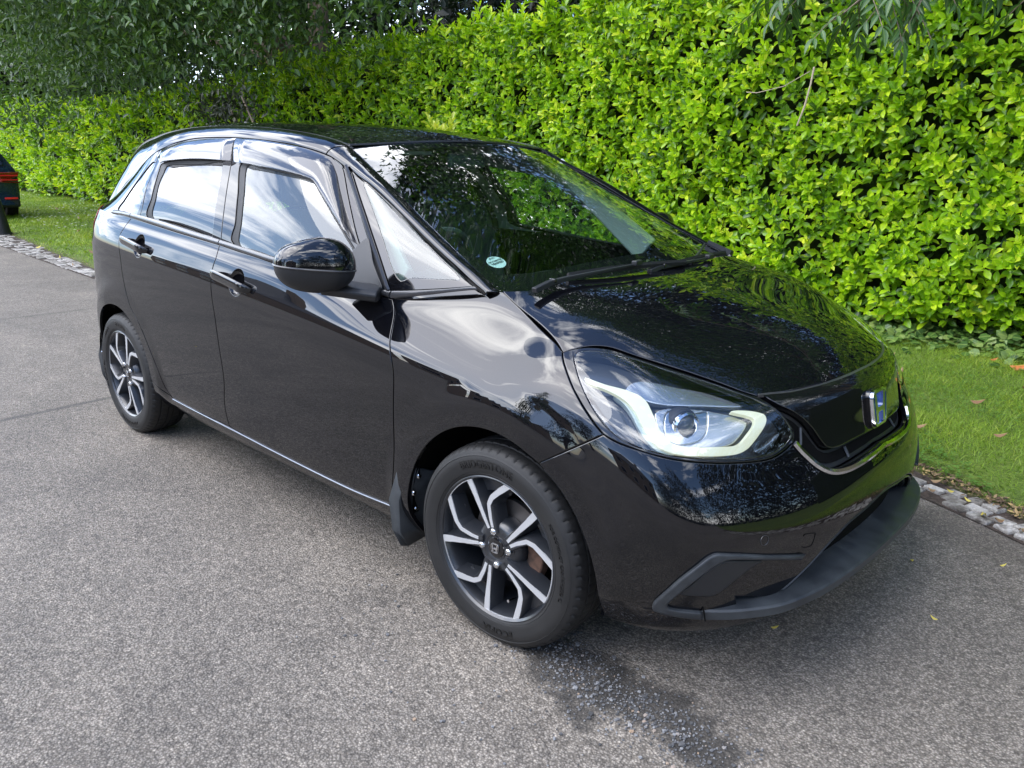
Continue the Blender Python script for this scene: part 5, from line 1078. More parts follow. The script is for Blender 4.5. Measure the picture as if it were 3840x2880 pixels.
def wtext(txt,size,cx,cy,m,par,ang=0,off=-.0035):
    c=bpy.data.curves.new('t','FONT'); c.body=txt; c.size=size; c.align_x='CENTER'; c.align_y='CENTER'; c.resolution_u=2; c.offset=size*.02
    o=bpy.data.objects.new('t',c); col.objects.link(o); dg=bpy.context.evaluated_depsgraph_get(); dg.update(); me=bpy.data.meshes.new_from_object(o.evaluated_get(dg))
    V=A([tuple(v_.co) for v_ in me.vertices]); F=[tuple(p_.vertices) for p_ in me.polygons]; bpy.data.objects.remove(o); bpy.data.curves.remove(c); bpy.data.meshes.remove(me)
    # reading direction: +y (left to right seen from the front), up: -x along the glass
    a=R(ang); x=V[:,0]*math.cos(a)-V[:,1]*math.sin(a); y=V[:,0]*math.sin(a)+V[:,1]*math.cos(a)
    q_=np.c_[cx-y*.9,cy+x]; P=WS.P(q_)+WS.N(q_)*off
    return mesh_obj('print',P,F,[m],par,False)
stc=ondisc('sticker',-.285,-.535,.032,M['stick'])
wtext('ODOMETER',.0105,-.290,-.535,M['ink'],stc); wtext('VERIFIED',.0125,-.279,-.535,M['ink'],stc); wtext('JEVIC',.010,-.305,-.535,M['ink'],stc)
s2=build('sticker',[panel(offs(WS,-.0045),[[-1.01,-.445],[-1.01,-.385],[-.985,-.385],[-.985,-.445]],grid=(.05,.05),gap=0,rim=False,tilt=0)],[M['bluest']],wsc)
wtext('12',.028,-.998,-.415,M['ink'],s2)

# ================= ground, kerb, lawn =================
rng=np.random.default_rng(7)
KR=[(-40,5.0),(-30,3.3),(-22,2.2),(-16,1.45),(-13,1.12),(-11.6,1.0),(-10.4,.95),(-7.7,.84),(-5,.90),(-3,.98),(-1.2,1.12),(0,1.25),(.47,1.20),(.63,1.12),(.78,1.06),(.97,.97),(1.6,.66),(2.6,.2),(4,-.2),(8,-.8),(40,-3)]
KL=[(-40,5.7),(-30,4.0),(-22,2.85),(-16,1.95),(-13.9,1.60),(-12.2,1.45),(-10.5,1.28),(-8.5,1.11),(-5,1.20),(-3,1.28),(-1.2,1.42),(0,1.52),(.42,1.44),(.54,1.38),(.7,1.30),(.93,1.19),(1.6,.95),(2.6,.52),(4,.12),(8,-.45),(40,-2.6)]
KRx,KRy=A(KR).T; KLx,KLy=A(KL).T
kr=lambda x: np.interp(x,KRx,KRy); kl=lambda x: np.interp(x,KLx,KLy)
hy=lambda x: 4.30+.047*np.clip(-A(x,dtype=float),0,60)+.0*x if False else 4.30+.047*np.clip(-np.asarray(x,float),0,60)
# road: one sheet to the horizon
m=mat('asphalt',(.13,.125,.12),.85,spec=.35); q=NT(m); p_=q.pos()
vo=q.n('ShaderNodeTexVoronoi',{'Vector':p_,'Scale':165.0,'Randomness':1.0}); vd=vo.outputs['Distance']
vo2=q.n('ShaderNodeTexVoronoi',{'Vector':p_,'Scale':210.0}); 
n1_=q.noise(p_,38,6,.72); n2_=q.noise(p_,.9,5,.6,.6); n3_=q.noise(p_,7,5,.65); n4_=q.noise(p_,260,3,.7)
stone=q.ramp(vo.outputs['Color'],[(0,(.16,.15,.14)),(.45,(.254,.239,.223)),(.8,(.335,.316,.293)),(1,(.456,.432,.4))])
binder=q.ramp(vd,[(.25,(1,1,1)),(.62,(.50,.49,.48))])
c_=q.mix(1.0,stone,binder,'MULTIPLY'); 
fine=q.ramp(n1_,[(.36,(.62,.62,.62)),(.62,(1.32,1.31,1.29))]); c_=q.mix(.85,c_,fine,'MULTIPLY')
big=q.ramp(n2_,[(.35,(.80,.80,.80)),(.65,(1.12,1.11,1.09))]); c_=q.mix(1.0,c_,big,'MULTIPLY')
c_=q.mix(.5,c_,q.ramp(n3_,[(.35,(.78,.78,.78)),(.65,(1.18,1.17,1.15))]),'MULTIPLY')
# worn dark stain in front of the car, damp strip by the kerb
sx=q.n('ShaderNodeSeparateXYZ',{0:p_})
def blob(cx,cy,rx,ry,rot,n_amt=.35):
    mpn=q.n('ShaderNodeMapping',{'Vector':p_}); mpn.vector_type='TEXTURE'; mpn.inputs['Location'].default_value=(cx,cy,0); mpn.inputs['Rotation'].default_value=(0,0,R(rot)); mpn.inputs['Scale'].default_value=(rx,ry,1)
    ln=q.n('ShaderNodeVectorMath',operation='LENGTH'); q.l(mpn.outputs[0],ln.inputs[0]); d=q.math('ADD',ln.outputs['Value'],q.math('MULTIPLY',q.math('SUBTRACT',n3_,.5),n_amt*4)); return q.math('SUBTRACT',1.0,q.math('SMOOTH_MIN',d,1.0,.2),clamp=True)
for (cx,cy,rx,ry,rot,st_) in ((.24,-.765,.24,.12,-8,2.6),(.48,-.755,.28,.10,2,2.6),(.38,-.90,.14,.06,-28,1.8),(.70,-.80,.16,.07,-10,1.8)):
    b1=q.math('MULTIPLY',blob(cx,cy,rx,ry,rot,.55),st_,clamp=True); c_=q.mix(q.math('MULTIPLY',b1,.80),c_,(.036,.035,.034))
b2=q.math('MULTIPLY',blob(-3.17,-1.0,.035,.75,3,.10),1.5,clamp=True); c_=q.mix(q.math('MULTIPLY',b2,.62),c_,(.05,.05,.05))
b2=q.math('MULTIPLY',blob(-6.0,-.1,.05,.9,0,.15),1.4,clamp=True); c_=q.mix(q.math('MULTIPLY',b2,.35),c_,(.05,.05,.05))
b3=q.math('MULTIPLY',blob(1.0,.80,1.6,.30,-28),1.9,clamp=True); c_=q.mix(q.math('MULTIPLY',b3,.22),c_,(.050,.042,.036))
b3=q.math('MULTIPLY',blob(.0,.9,4.5,.22,2),1.9,clamp=True); c_=q.mix(q.math('MULTIPLY',b3,.32),c_,(.05,.042,.036))
c_=q.mix(1.0,c_,(1.05,1.0,.93),'MULTIPLY')
q.l(c_,q.b.inputs['Base Color'])
hgt=q.math('ADD',q.math('MULTIPLY',vd,-.8),q.math('ADD',q.math('MULTIPLY',n4_,.35),q.math('MULTIPLY',n1_,.6)))
q.l(q.bump(hgt,.6,.006),q.b.inputs['Normal']); q.l(q.ramp(n1_,[(.3,(.6,)*3),(.7,(.95,)*3)]),q.b.inputs['Roughness'])
M['asphalt']=m
road=mesh_obj('road',[(-250,-250,0),(250,-250,0),(250,250,0),(-250,250,0)],[(0,1,2,3)],[m],smooth=False); tag(road,kind='structure')
# lawn sheet from the kerb to beyond the hedge
m=mat('lawn_soil',(.05,.09,.02),.95); q=NT(m); p_=q.pos()
na=q.noise(p_,1.3,5,.6); nb_=q.noise(p_,45,4,.7)
c_=q.ramp(na,[(.3,(.086,.146,.017)),(.55,(.132,.195,.022)),(.75,(.193,.225,.034))]); c_=q.mix(.8,c_,q.ramp(nb_,[(.3,(.35,.35,.35)),(.7,(1.3,1.3,1.2))]),'MULTIPLY')
at=q.attr('edge'); c_=q.mix(at,c_,q.ramp(nb_,[(.35,(.030,.018,.012)),(.65,(.095,.060,.040))]))
q.l(c_,q.b.inputs['Base Color']); q.l(q.bump(nb_,.8,.02),q.b.inputs['Normal']); M['lawn']=m
xs=np.r_[np.linspace(-60,-24,20),np.arange(-23.5,-9,.25),np.arange(-9,3,.06),np.linspace(3.2,40,30)]
rows=[0,.03,.10,.2,.35,.6,1,1.6,2.4,3.2,5,9,40]
V=[];E_=[]
for x in xs:
    k0=kl(np.clip(x,-40,40))
    for r_ in rows:
        y=k0-.05+r_*1.0; z=.006+.040*sm(r_/.22)+.008*math.sin(x*3+r_*2)*min(1,r_)
        V.append((x,y,z)); E_.append(float(max(0,1-r_/.13)))
lw=fast_mesh('lawn',A(V),A(grid_faces(len(xs),len(rows))),[M['lawn']],None,True,{'edge':E_}); tag(lw,kind='structure')
# setts
m=mat('granite_sett',(.35,.34,.32),.85); q=NT(m); p_=q.pos(); rn=q.attr('rnd')
c_=q.ramp(rn,[(0,(.26,.24,.21)),(.5,(.40,.375,.34)),(1,(.54,.51,.47))]); c_=q.mix(.9,c_,q.ramp(q.noise(p_,60,6,.75),[(.3,(.45,.43,.40)),(.55,(1,1,1)),(.75,(1.35,1.33,1.3))]),'MULTIPLY'); c_=q.mix(q.ramp(q.noise(p_,9,4,.6),[(.5,(0,0,0)),(.62,(.75,)*3)]),c_,(.055,.042,.03)); q.l(c_,q.b.inputs['Base Color']); q.l(q.bump(q.noise(p_,80,5,.7),.9,.01),q.b.inputs['Normal'])
M['sett']=m
m=mat('joint_earth',(.05,.035,.025),.95); q=NT(m); q.l(q.ramp(q.noise(q.pos(),60,5,.7),[(.35,(.022,.016,.012)),(.62,(.085,.06,.045)),(.75,(.20,.18,.16))]),q.b.inputs['Base Color']); q.l(q.bump(q.noise(q.pos(),90,4,.7),.8,.01),q.b.inputs['Normal'])
xk=np.arange(-24,6,.2); V=[];
for x in xk: V+= [(x,kr(x)-.01,.004),(x,kl(x)+.06,.012)]
kb=fast_mesh('kerb_bed',A(V),A(grid_faces(len(xk),2)),[m],None); tag(kb,kind='structure')
V=[];F=[];RN=[]
def sett(cx,cy,a,l,w,h,rn):
    n=len(V); ca,sa=math.cos(a),math.sin(a)
    base=[(-1,-1),(1,-1),(1,1),(-1,1)]
    j=[(1+rng.uniform(-.18,.10),1+rng.uniform(-.18,.10)) for _ in base]
    oct_=[]
    for (u,v_),(ju,jv) in zip(base,j):
        pass
    P8=[(-.84,-1),(.84,-1),(1,-.72),(1,.72),(.84,1),(-.84,1),(-1,.72),(-1,-.72)]; P8=[(u*(1+rng.uniform(-.12,.05)),v_*(1+rng.uniform(-.12,.08))) for u,v_ in P8]
    for s_,z in ((1,-.01),(.99,h*.65),(.93,h*.92),(.78,h)):
        for u,v_ in P8:
            x=u*l/2*s_; y=v_*w/2*s_; V.append((cx+x*ca-y*sa,cy+x*sa+y*ca,z+rng.uniform(-.003,.003))); RN.append(rn)
    V.append((cx,cy,h*1.02)); RN.append(rn)
    for r_ in range(3):
        for i in range(8): F.append((n+r_*8+i,n+r_*8+(i+1)%8,n+(r_+1)*8+(i+1)%8,n+(r_+1)*8+i))
    for i in range(0,8,2): F.append((n+24+i,n+24+(i+1)%8,n+24+(i+2)%8,n+32))
for row in range(5):
    x=-20+rng.uniform(0,.1)
    while x<5:
        w_=(kl(x)-kr(x)); rw=.066 if x>-6 else .10; 
        if row*rw>w_-.05 : x+=.2; continue
        l=rng.uniform(.07,.115)*(1 if x>-6 else 1.5); sl_=(kr(x+.1)-kr(x-.1))/.2; a=math.atan(sl_)
        if rng.random()>.10 and not (row>=2 and rng.random()<.35):
            sett(x,kr(x)+rw*(row+.5)+rng.uniform(-.012,.012),a+rng.uniform(-.09,.09),l-.010,rw-.009,.016+rng.uniform(-.005,.006),rng.random())
        x+=l*math.cos(a)
ks=fast_mesh('kerb',A(V),A(F),[M['sett']],None,False,{'rnd':RN}); tag(ks,kind='structure')
# ================= foliage builders =================
def leafmat(name,cols,rough=.35,transl=.25,spec=.5,vein=True,tr_col=None):
    m=bpy.data.materials.new(name); m.use_nodes=True; q=NT(m); rn=q.attr('rnd')
    c=q.ramp(rn,[(i/(len(cols)-1),c) for i,c in enumerate(cols)])
    if vein:
        v_=q.attr('acr'); vv=q.ramp(v_,[(0.0,(1,1,1)),(.10,(1,1,1)),(.16,(0,0,0))]); c2=q.mix(q.math('MULTIPLY',vv,.35),c,(.32,.42,.10)); 
        c=c2
    q.l(c,q.b.inputs['Base Color']); q.b.inputs['Roughness'].default_value=rough; q.b.inputs['Specular IOR Level'].default_value=spec
    if transl:
        tl=q.n('ShaderNodeBsdfTranslucent'); q.l(q.mix(1.0,c,tr_col or (1.5,1.55,.6),'MULTIPLY'),tl.inputs['Color'])
        ms=q.n('ShaderNodeMixShader',{0:transl}); out=q.t.nodes['Material Output']; q.l(q.b.outputs[0],ms.inputs[1]); q.l(tl.outputs[0],ms.inputs[2]); q.l(ms.outputs[0],out.inputs['Surface'])
    return m
def leaf_template(nl,wpr,curl=.18,fold=.22,nx=3):
    """unit leaf along +x, width +-1 in y scaled later; returns verts, faces, across"""
    t=np.linspace(0,1,nl+1); V=[];ac=[]
    for tt,w in zip(t,wpr):
        for s in np.linspace(-1,1,nx):
            V.append((tt,s*w,abs(s)*w*fold-curl*tt*tt)); ac.append(abs(s))
    return A(V),A(grid_faces(nl+1,nx)),A(ac)
def rand_unit(n):
    v_=rng.normal(size=(n,3)); return v_/np.linalg.norm(v_,axis=1)[:,None]
def leaves(pos,dirv,nrm,L,W,tpl,rnd):
    T,F,ac=tpl; n=len(pos); d=dirv/np.linalg.norm(dirv,axis=1)[:,None]; s=np.cross(nrm,d); s/=np.linalg.norm(s,axis=1)[:,None]+1e-9; u=np.cross(d,s)
    V=pos[:,None]+d[:,None]*(T[None,:,0:1]*L[:,None,None])+s[:,None]*(T[None,:,1:2]*W[:,None,None])+u[:,None]*(T[None,:,2:3]*L[:,None,None])
    FF=(F[None]+(np.arange(n)*len(T))[:,None,None]).reshape(-1,F.shape[1])
    return V.reshape(-1,3),FF,np.repeat(rnd,len(T)),np.tile(ac,n)
def leafobj(name,chunks,m,parent=None):
    V=[];F=[];r=[];a=[];o=0
    for v_,f,rr,aa in chunks: V.append(v_);F.append(f+o);r.append(rr);a.append(aa);o+=len(v_)
    return fast_mesh(name,np.concatenate(V),np.concatenate(F),[m],parent,True,{'rnd':np.concatenate(r),'acr':np.concatenate(a)})
LAUR=leaf_template(5,[.06,.26,.42,.52,.42,.04],.16,.25)
LAURLO=leaf_template(3,[.08,.46,.46,.03],.14,.25)
BROAD=leaf_template(2,[.10,.52,.05],.15,.2)
def shoots(P,outn,per,Lr,Wk,tpl,up=.55,spread=(35,75)):
    """rosettes of leaves round a stem direction"""
    n=len(P); s=outn+A([0,0,1])*up+rng.normal(size=(n,3))*.32; s/=np.linalg.norm(s,axis=1)[:,None]
    a=np.cross(s,rand_unit(n)); a/=np.linalg.norm(a,axis=1)[:,None]; b=np.cross(s,a); ch=[]
    ph0=rng.uniform(0,6.28,n); tone=rng.normal(0,.16,n)
    for k in range(per):
        ph=ph0+k*2.4+rng.normal(0,.2,n); sp=np.radians(np.interp(k,[0,per-1],[spread[1],spread[0]*.6]))+rng.normal(0,.12,n)
        rad=a*np.cos(ph)[:,None]+b*np.sin(ph)[:,None]
        d=s*np.cos(sp)[:,None]+rad*np.sin(sp)[:,None]; nr=s*np.sin(sp)[:,None]-rad*np.cos(sp)[:,None]
        L=rng.uniform(*Lr,n)*(1-.35*k/per); pos=P+s*(k*.022*Lr[1]/.14)
        rnd=np.clip(.33+tone*1.25+rng.normal(0,.17,n)+.26*k/per,0,1)
        ch.append(leaves(pos,d,nr,L,L*Wk*rng.uniform(.85,1.15,n),tpl,rnd))
    return ch
# ================= laurel hedge =================
M['laurel']=leafmat('laurel_leaf',[(.045,.115,.008),(.154,.321,.009),(.322,.529,.012),(.488,.666,.017),(.671,.735,.055)],.28,.32)
def Htop(x): return np.interp(x,[-45,-27,-22,-16,-12.7,-10.2,-9,-4.5,6],[2.6,2.6,2.30,2.36,2.34,2.50,2.62,2.69,2.85])
hedge=empty('hedge',(-8,4.8,0)); tag(hedge,'long clipped laurel hedge with bright green glossy leaves behind the black hatchback','hedge')
def in_h(o): o.parent=hedge; o.matrix_parent_inverse=Matrix.Translation((8,-4.8,0)); return o
def lump(x,z): return .05*np.sin(x*1.7+z*1.3)+.045*np.sin(x*4.1-z*2.9+1)+.04*np.sin(x*7.3+z*6.1)
def face_pts(x0,x1,dens,dep):
    A_=(x1-x0)*2.8; n=int(A_*dens); x=rng.uniform(x0,x1,n); z=rng.uniform(.05,1,n)*Htop(x)
    y=hy(x)+lump(x,z)+np.abs(rng.normal(0,dep,n))+.10*np.clip(z-1.5,0,2)*.5-.02-.10*np.exp(-((z-.55)/.4)**2); return np.c_[x,y,z]
ch=[]
P=face_pts(-7,3.2,250,.085); ch+=shoots(P,A([0,-1,0])*np.ones((len(P),1)),6,(.075,.120),.45,LAUR)
P=face_pts(-14,-7,120,.09); ch+=shoots(P,A([0,-1,0])*np.ones((len(P),1)),6,(.09,.135),.44,LAURLO)
P=face_pts(-34,-14,40,.12); ch+=shoots(P,A([0,-1,0])*np.ones((len(P),1)),6,(.13,.19),.45,LAURLO)
# top surface and shoots standing above it
n=1500; x=rng.uniform(-14,2,n); P=np.c_[x,hy(x)+rng.uniform(-.02,1.3,n),Htop(x)+rng.normal(0,.06,n)+.05*np.sin(x*3)]; ch+=shoots(P,A([0,-.4,0])*np.ones((n,1)),6,(.11,.16),.42,LAURLO,up=1.2)
n=44; x=rng.uniform(-11,-1,n); P0=np.c_[x,hy(x)+rng.uniform(.0,.5,n),Htop(x)]
for k in range(4): ch+=shoots(P0+A([0,0,1])*(.06+.055*k)*rng.uniform(.6,1.2,(n,1)),A([0,-.1,0])*np.ones((n,1)),3,(.11,.15),.40,LAURLO,up=1.6,spread=(30,60))
n=900; x=rng.uniform(-34,-14,n); P=np.c_[x,hy(x)+rng.uniform(0,1.2,n),Htop(x)+rng.normal(0,.05,n)]; ch+=shoots(P,A([0,-.4,0])*np.ones((n,1)),5,(.13,.18),.45,LAURLO,up=1.2)
in_h(leafobj('leaves',ch,M['laurel']))
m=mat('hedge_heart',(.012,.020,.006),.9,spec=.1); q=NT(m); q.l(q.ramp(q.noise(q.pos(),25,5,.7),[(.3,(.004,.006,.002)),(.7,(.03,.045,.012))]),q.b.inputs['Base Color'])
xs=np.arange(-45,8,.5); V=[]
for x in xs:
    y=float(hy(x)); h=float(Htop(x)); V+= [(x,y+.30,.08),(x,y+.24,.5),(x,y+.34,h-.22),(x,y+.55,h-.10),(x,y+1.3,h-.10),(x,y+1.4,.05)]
in_h(solid('heart_shade',(A(V),grid_faces(len(xs),6)),m,None))  # dark sheet standing in for the shade deep between the leaves
for _ in range(1):
    M['bark']=mat('bark',(.16,.12,.085),.9); M['pale_twig']=mat('pale_twig',(.42,.34,.24),.8)
    tw=[solid('twig',tube([(-1.40,4.07,2.03),(-1.40,4.04,1.90),(-1.42,4.02,1.74),(-1.46,4.01,1.60)],[.008,.007,.008,.006],6),M['pale_twig'],None),solid('twig',tube([(-1.42,4.05,2.00),(-1.62,4.05,1.90),(-1.85,4.06,1.86),(-1.95,4.07,1.87)],.0035,5),M['pale_twig'],None)]
    for o in tw: in_h(o)
    # stems glimpsed at the foot
    gs=[]
    for x in np.arange(-7,3,.28):
        x=float(x+rng.uniform(-.1,.1)); y=float(hy(x))+.28+rng.uniform(-.08,.1); gs.append(tube([(x,y,0),(x+rng.uniform(-.05,.05),y+.02,.35),(x+rng.uniform(-.12,.12),y,.8)],[.022,.018,.012],6))
    in_h(solid('stems',join(*gs),M['bark'],None))
# golden young shoot standing clear of the hedge behind the car roof
m=leafmat('golden_laurel',[(.30,.42,.04),(.50,.56,.07),(.66,.62,.12)],.35,.3)
P=A([-5.05,3.55,1.42])+rng.normal(0,1,(26,3))*A([.12,.10,.085]); c_=shoots(P,A([0,-.3,0])*np.ones((26,1)),6,(.10,.15),.36,LAUR,up=1.3,spread=(25,60))
sh_=empty('laurel_bush',(-5.05,3.6,0)); tag(sh_,'golden yellow young laurel shoot standing above the black car roof','bush')
o=leafobj('leaves',c_,m); o.parent=sh_; o.matrix_parent_inverse=Matrix.Translation((5.05,-3.6,0))
o=solid('stem',tube([(-5.05,3.6,0),(-5.08,3.58,.8),(-5.05,3.55,1.45)],[.014,.010,.006],6),M['bark'],None); o.parent=sh_; o.matrix_parent_inverse=Matrix.Translation((5.05,-3.6,0))

# ================= grass, ivy, daisies =================
M['grass']=leafmat('grass_blade',[(.084,.166,.012),(.169,.283,.02),(.263,.37,.035),(.4,.429,.07)],.5,.3,vein=False)
def lawn_z(x,y): r_=y-kl(x)+.05; return .006+.040*sm(r_/.22)+.008*np.sin(x*3+r_*2)*np.minimum(1,np.maximum(r_,0))
GR=leaf_template(2,[.5,.36,.03],.35,.0,2)
def grass(x0,x1,n,h,w,ymax=None):
    x=rng.uniform(x0,x1,n); t=rng.uniform(0,1,n); y=kl(x)+(.0 if True else 0)+t*(hy(x)+.15-kl(x)); keep=(rng.random(n)<.35+.65*np.clip((y-kl(x))/.18,0,1)); x,y=x[keep],y[keep]; n=len(x)
    pat=np.sin(x*2.3+y*1.7)+np.sin(x*5.1-y*3.3)+np.sin(y*7+x*1.1)
    d=rand_unit(n)*A([1,1,.0])*.9+A([0,0,1])*rng.uniform(.35,1.3,(n,1)); L=rng.uniform(.5,1.2,n)*h*(1+.15*pat)
    return leaves(np.c_[x,y,lawn_z(x,y)-.004],d,rand_unit(n)*.4+A([0,0,1.]),L,np.full(n,w)*rng.uniform(.6,1.3,n),GR,np.clip(.45+.10*pat+rng.normal(0,.2,n),0,1))
g_o=leafobj('grass',[grass(-1.6,2.6,110000,.062,.0026),grass(-9,-1.6,26000,.06,.005),grass(-28,-9,70000,.07,.010)],M['grass']); tag(g_o,kind='stuff')
# clover patches
CL=leaf_template(2,[.2,.55,.1],.0,.0,3)
n=2600; x=rng.uniform(-.4,1.5,n); y=kl(x)+.05+rng.random(n)**1.6*2.2; k=(np.sin(x*4+1)+np.sin(y*5+x*2)>.1); x,y=x[k],y[k]; n=len(x)
c_=[]
for j in range(3):
    a=rng.uniform(0,6.28,n)*0+j*2.09+x*50; c_.append(leaves(np.c_[x,y,lawn_z(x,y)+.022+rng.uniform(-.01,.008,n)],np.c_[np.cos(a),np.sin(a),np.full(n,.1)],A([0,0,1.])+rand_unit(n)*.2,np.full(n,.011),np.full(n,.010),CL,rng.uniform(.3,.8,n)))
cl_o=leafobj('clover',c_,leafmat('clover_leaf',[(.06,.15,.02),(.13,.26,.05)],.5,.2,vein=False)); tag(cl_o,kind='stuff')
# ivy and litter at the hedge foot
IV=(A([(0,0,0),(.25,-.45,.02),(.35,0,.03),(.25,.45,.02),(.62,-.50,.0),(.66,0,.03),(.62,.50,.0),(1,0,-.05),(1,0,-.05)]),A([(0,1,2,3),(1,4,5,2),(3,2,5,6),(4,7,8,5),(5,8,7,6)]),A([0,1,0,1,1,0,1,0,0.]))
def ivy(x0,x1,n,L0,L1):
    x=rng.uniform(x0,x1,n); y=hy(x)-.05+rng.normal(0,.20,n)-.12*np.sin(x*3)**2; z=lawn_z(x,y)+rng.uniform(.01,.12,n)*np.exp(-np.clip(hy(x)-y,0,1)*3)+.01
    L=rng.uniform(L0,L1,n); return leaves(np.c_[x,y,z],rand_unit(n)*A([1,1,.25]),A([0,-.55,1.])+rand_unit(n)*.45,L,L*rng.uniform(.8,1.1,n),IV,rng.uniform(0,1,n))
iv=leafobj('ivy',[ivy(-3,2.5,2600,.035,.085),ivy(-14,-3,1800,.05,.09)],leafmat('ivy_leaf',[(.022,.060,.012),(.055,.12,.02),(.11,.19,.035),(.20,.26,.07)],.45,.12)); tag(iv,kind='stuff')
# leaf litter and crumbs between the turf and the setts
n=2600; x=rng.uniform(-14,3.5,n); near_=rng.random(n)<.6; x=np.where(near_,rng.uniform(.2,1.6,n),x); y=kl(x)+rng.normal(.03,.04,n); L=rng.uniform(.008,.030,n)
lt=leafobj('leaf_litter',[leaves(np.c_[x,y,np.full(n,.022)+rng.uniform(0,.012,n)],rand_unit(n)*A([1,1,.2]),A([0,0,1.])+rand_unit(n)*.6,L,L*rng.uniform(.2,.5,n),CL,rng.random(n))],leafmat('litter',[(.03,.018,.012),(.10,.06,.035),(.22,.15,.09),(.38,.26,.10)],.8,0,vein=False)); tag(lt,kind='stuff')
# daisies far lawn
n=420; x=rng.uniform(-24,-9.5,n); y=kl(x)+.5+rng.random(n)*2.6; k=np.sin(x*1.1+y*2)>-.3; x,y=x[k],y[k]; n=len(x); c_=[]
for j in range(2):
    a=np.full(n,j*1.57); c_.append(leaves(np.c_[x,y,lawn_z(x,y)+.06],np.c_[np.cos(a),np.sin(a),a*0],A([0,0,1.])*np.ones((n,1)),np.full(n,.034),np.full(n,.03),CL,np.ones(n)))
da=leafobj('daisies',c_,leafmat('petal',[(.7,.7,.66),(.8,.8,.76)],.6,0,vein=False)); tag(da,kind='stuff')
# fallen leaves
M['dead1']=leafmat('dry_orange_leaf',[(.42,.11,.02),(.5,.16,.03)],.6,.1); M['dead2']=leafmat('dry_brown_leaf',[(.20,.10,.045),(.34,.22,.12)],.7,.1); M['dead3']=leafmat('yellow_leaf',[(.55,.42,.06),(.6,.5,.1)],.5,.1)
DL=leaf_template(4,[.05,.38,.46,.34,.02],-.25,-.5)
def dead(x,y,L,ang,m,label,group=None,z=None,W=.38):
    z=(lawn_z(A([x]),A([y]))[0]+.035 if y>kl(x) else (.03 if y>kr(x) else .004)) if z is None else z
    v_,f,r_,a_=leaves(A([[0,0,0.]]),A([[math.cos(ang),math.sin(ang),.08]]),A([[.1,-.2,1.]]),A([L]),A([L*W]),DL,A([rng.random()]))
    o=fast_mesh('fallen_leaf',v_,f,[m],None,True,{'rnd':r_,'acr':a_}); o.location=(x,y,z); tag(o,label,'leaf',group); return o
from mathutils import Vector as _V
dead(.34,3.62,.13,.1,M['dead1'],'large orange dry leaf on the grass below the laurel hedge')
dead(.20,3.72,.05,.5,M['dead1'],'small orange leaf beside the large orange dry leaf')
grp='brown leaves lying on the lawn'
for x,y in [(.62,2.0),(.38,2.55),(.75,2.35),(-.1,2.9),(.9,1.75),(.30,1.85),(-.3,3.3),(.55,3.1),(1.0,2.2),(-12.5,2.3),(-10.2,1.8),(-15,3.2),(-12.2,2.9),(-9.5,1.5),(-18,3.8)]:
    dead(x,y,rng.uniform(.04,.08)*(1 if x>-5 else 1.8),rng.uniform(0,6),M['dead2'],'small brown dead leaf lying on the green lawn',grp)
grp='leaves fallen on the stone kerb'
for x,y in [(.60,1.20),(.66,1.24),(.80,1.10),(.88,1.08),(.55,1.30),(.74,1.18),(.95,1.05),(-9.6,1.1),(-8.8,1.0),(-11,1.25)]:
    dead(x,y,rng.uniform(.03,.055)*(1 if x>-5 else 1.6),rng.uniform(0,6),M['dead3'] if rng.random()<.5 else M['dead2'],'small dry leaf lying on the granite sett kerb',grp)
for x,y in [(.72,.55),(.95,.72),(.55,-.2),(-9.5,.3),(-4,-1.9),(.9,.2)]:
    dead(x,y,.024,rng.uniform(0,6),M['dead3'],'small yellowed leaf lying on the asphalt road','leaves lying on the road')
# loose chippings in the dark patch by the front wheel
n=1500; c0=A([(.16,-.73),(.26,-.76),(.36,-.82),(.46,-.76),(.56,-.78),(.68,-.80)]); i=rng.integers(0,6,n); P=c0[i]+rng.normal(0,1,(n,2))*A([.085,.05]); n2=350; P=np.r_[P,np.c_[rng.uniform(-.6,1.2,n2),rng.uniform(-1.3,-.6,n2)]]; n=len(P)
oc=A([(1,0,0),(0,1,0),(-1,0,0),(0,-1,0),(.6,.6,.7),(-.6,.6,.7),(-.6,-.6,.7),(.6,-.6,.7)],); of=A([(4,5,6,7),(0,1,5,4),(1,2,6,5),(2,3,7,6),(3,0,4,7)])
r_=rng.gamma(3,.0007,n)+.0010; a=rng.uniform(0,6.28,n); ca,sa=np.cos(a),np.sin(a); el=rng.uniform(.6,1,n)
X=oc[None]*np.stack([r_,r_*el,r_*.8],1)[:,None]; V=np.stack([X[...,0]*ca[:,None]-X[...,1]*sa[:,None]+P[:,0:1],X[...,0]*sa[:,None]+X[...,1]*ca[:,None]+P[:,1:2],X[...,2]+.001],-1).reshape(-1,3)
gm=mat('chipping',(.3,.3,.3),.85); q=NT(gm); q.l(q.ramp(q.attr('rnd'),[(0,(.06,.06,.06)),(.6,(.15,.15,.155)),(.92,(.27,.27,.27)),(1,(.34,.24,.16))]),q.b.inputs['Base Color'])
gv=fast_mesh('gravel',V,(of[None]+(np.arange(n)*8)[:,None,None]).reshape(-1,4),[gm],None,False,{'rnd':np.repeat(rng.random(n),8)}); tag(gv,kind='stuff')
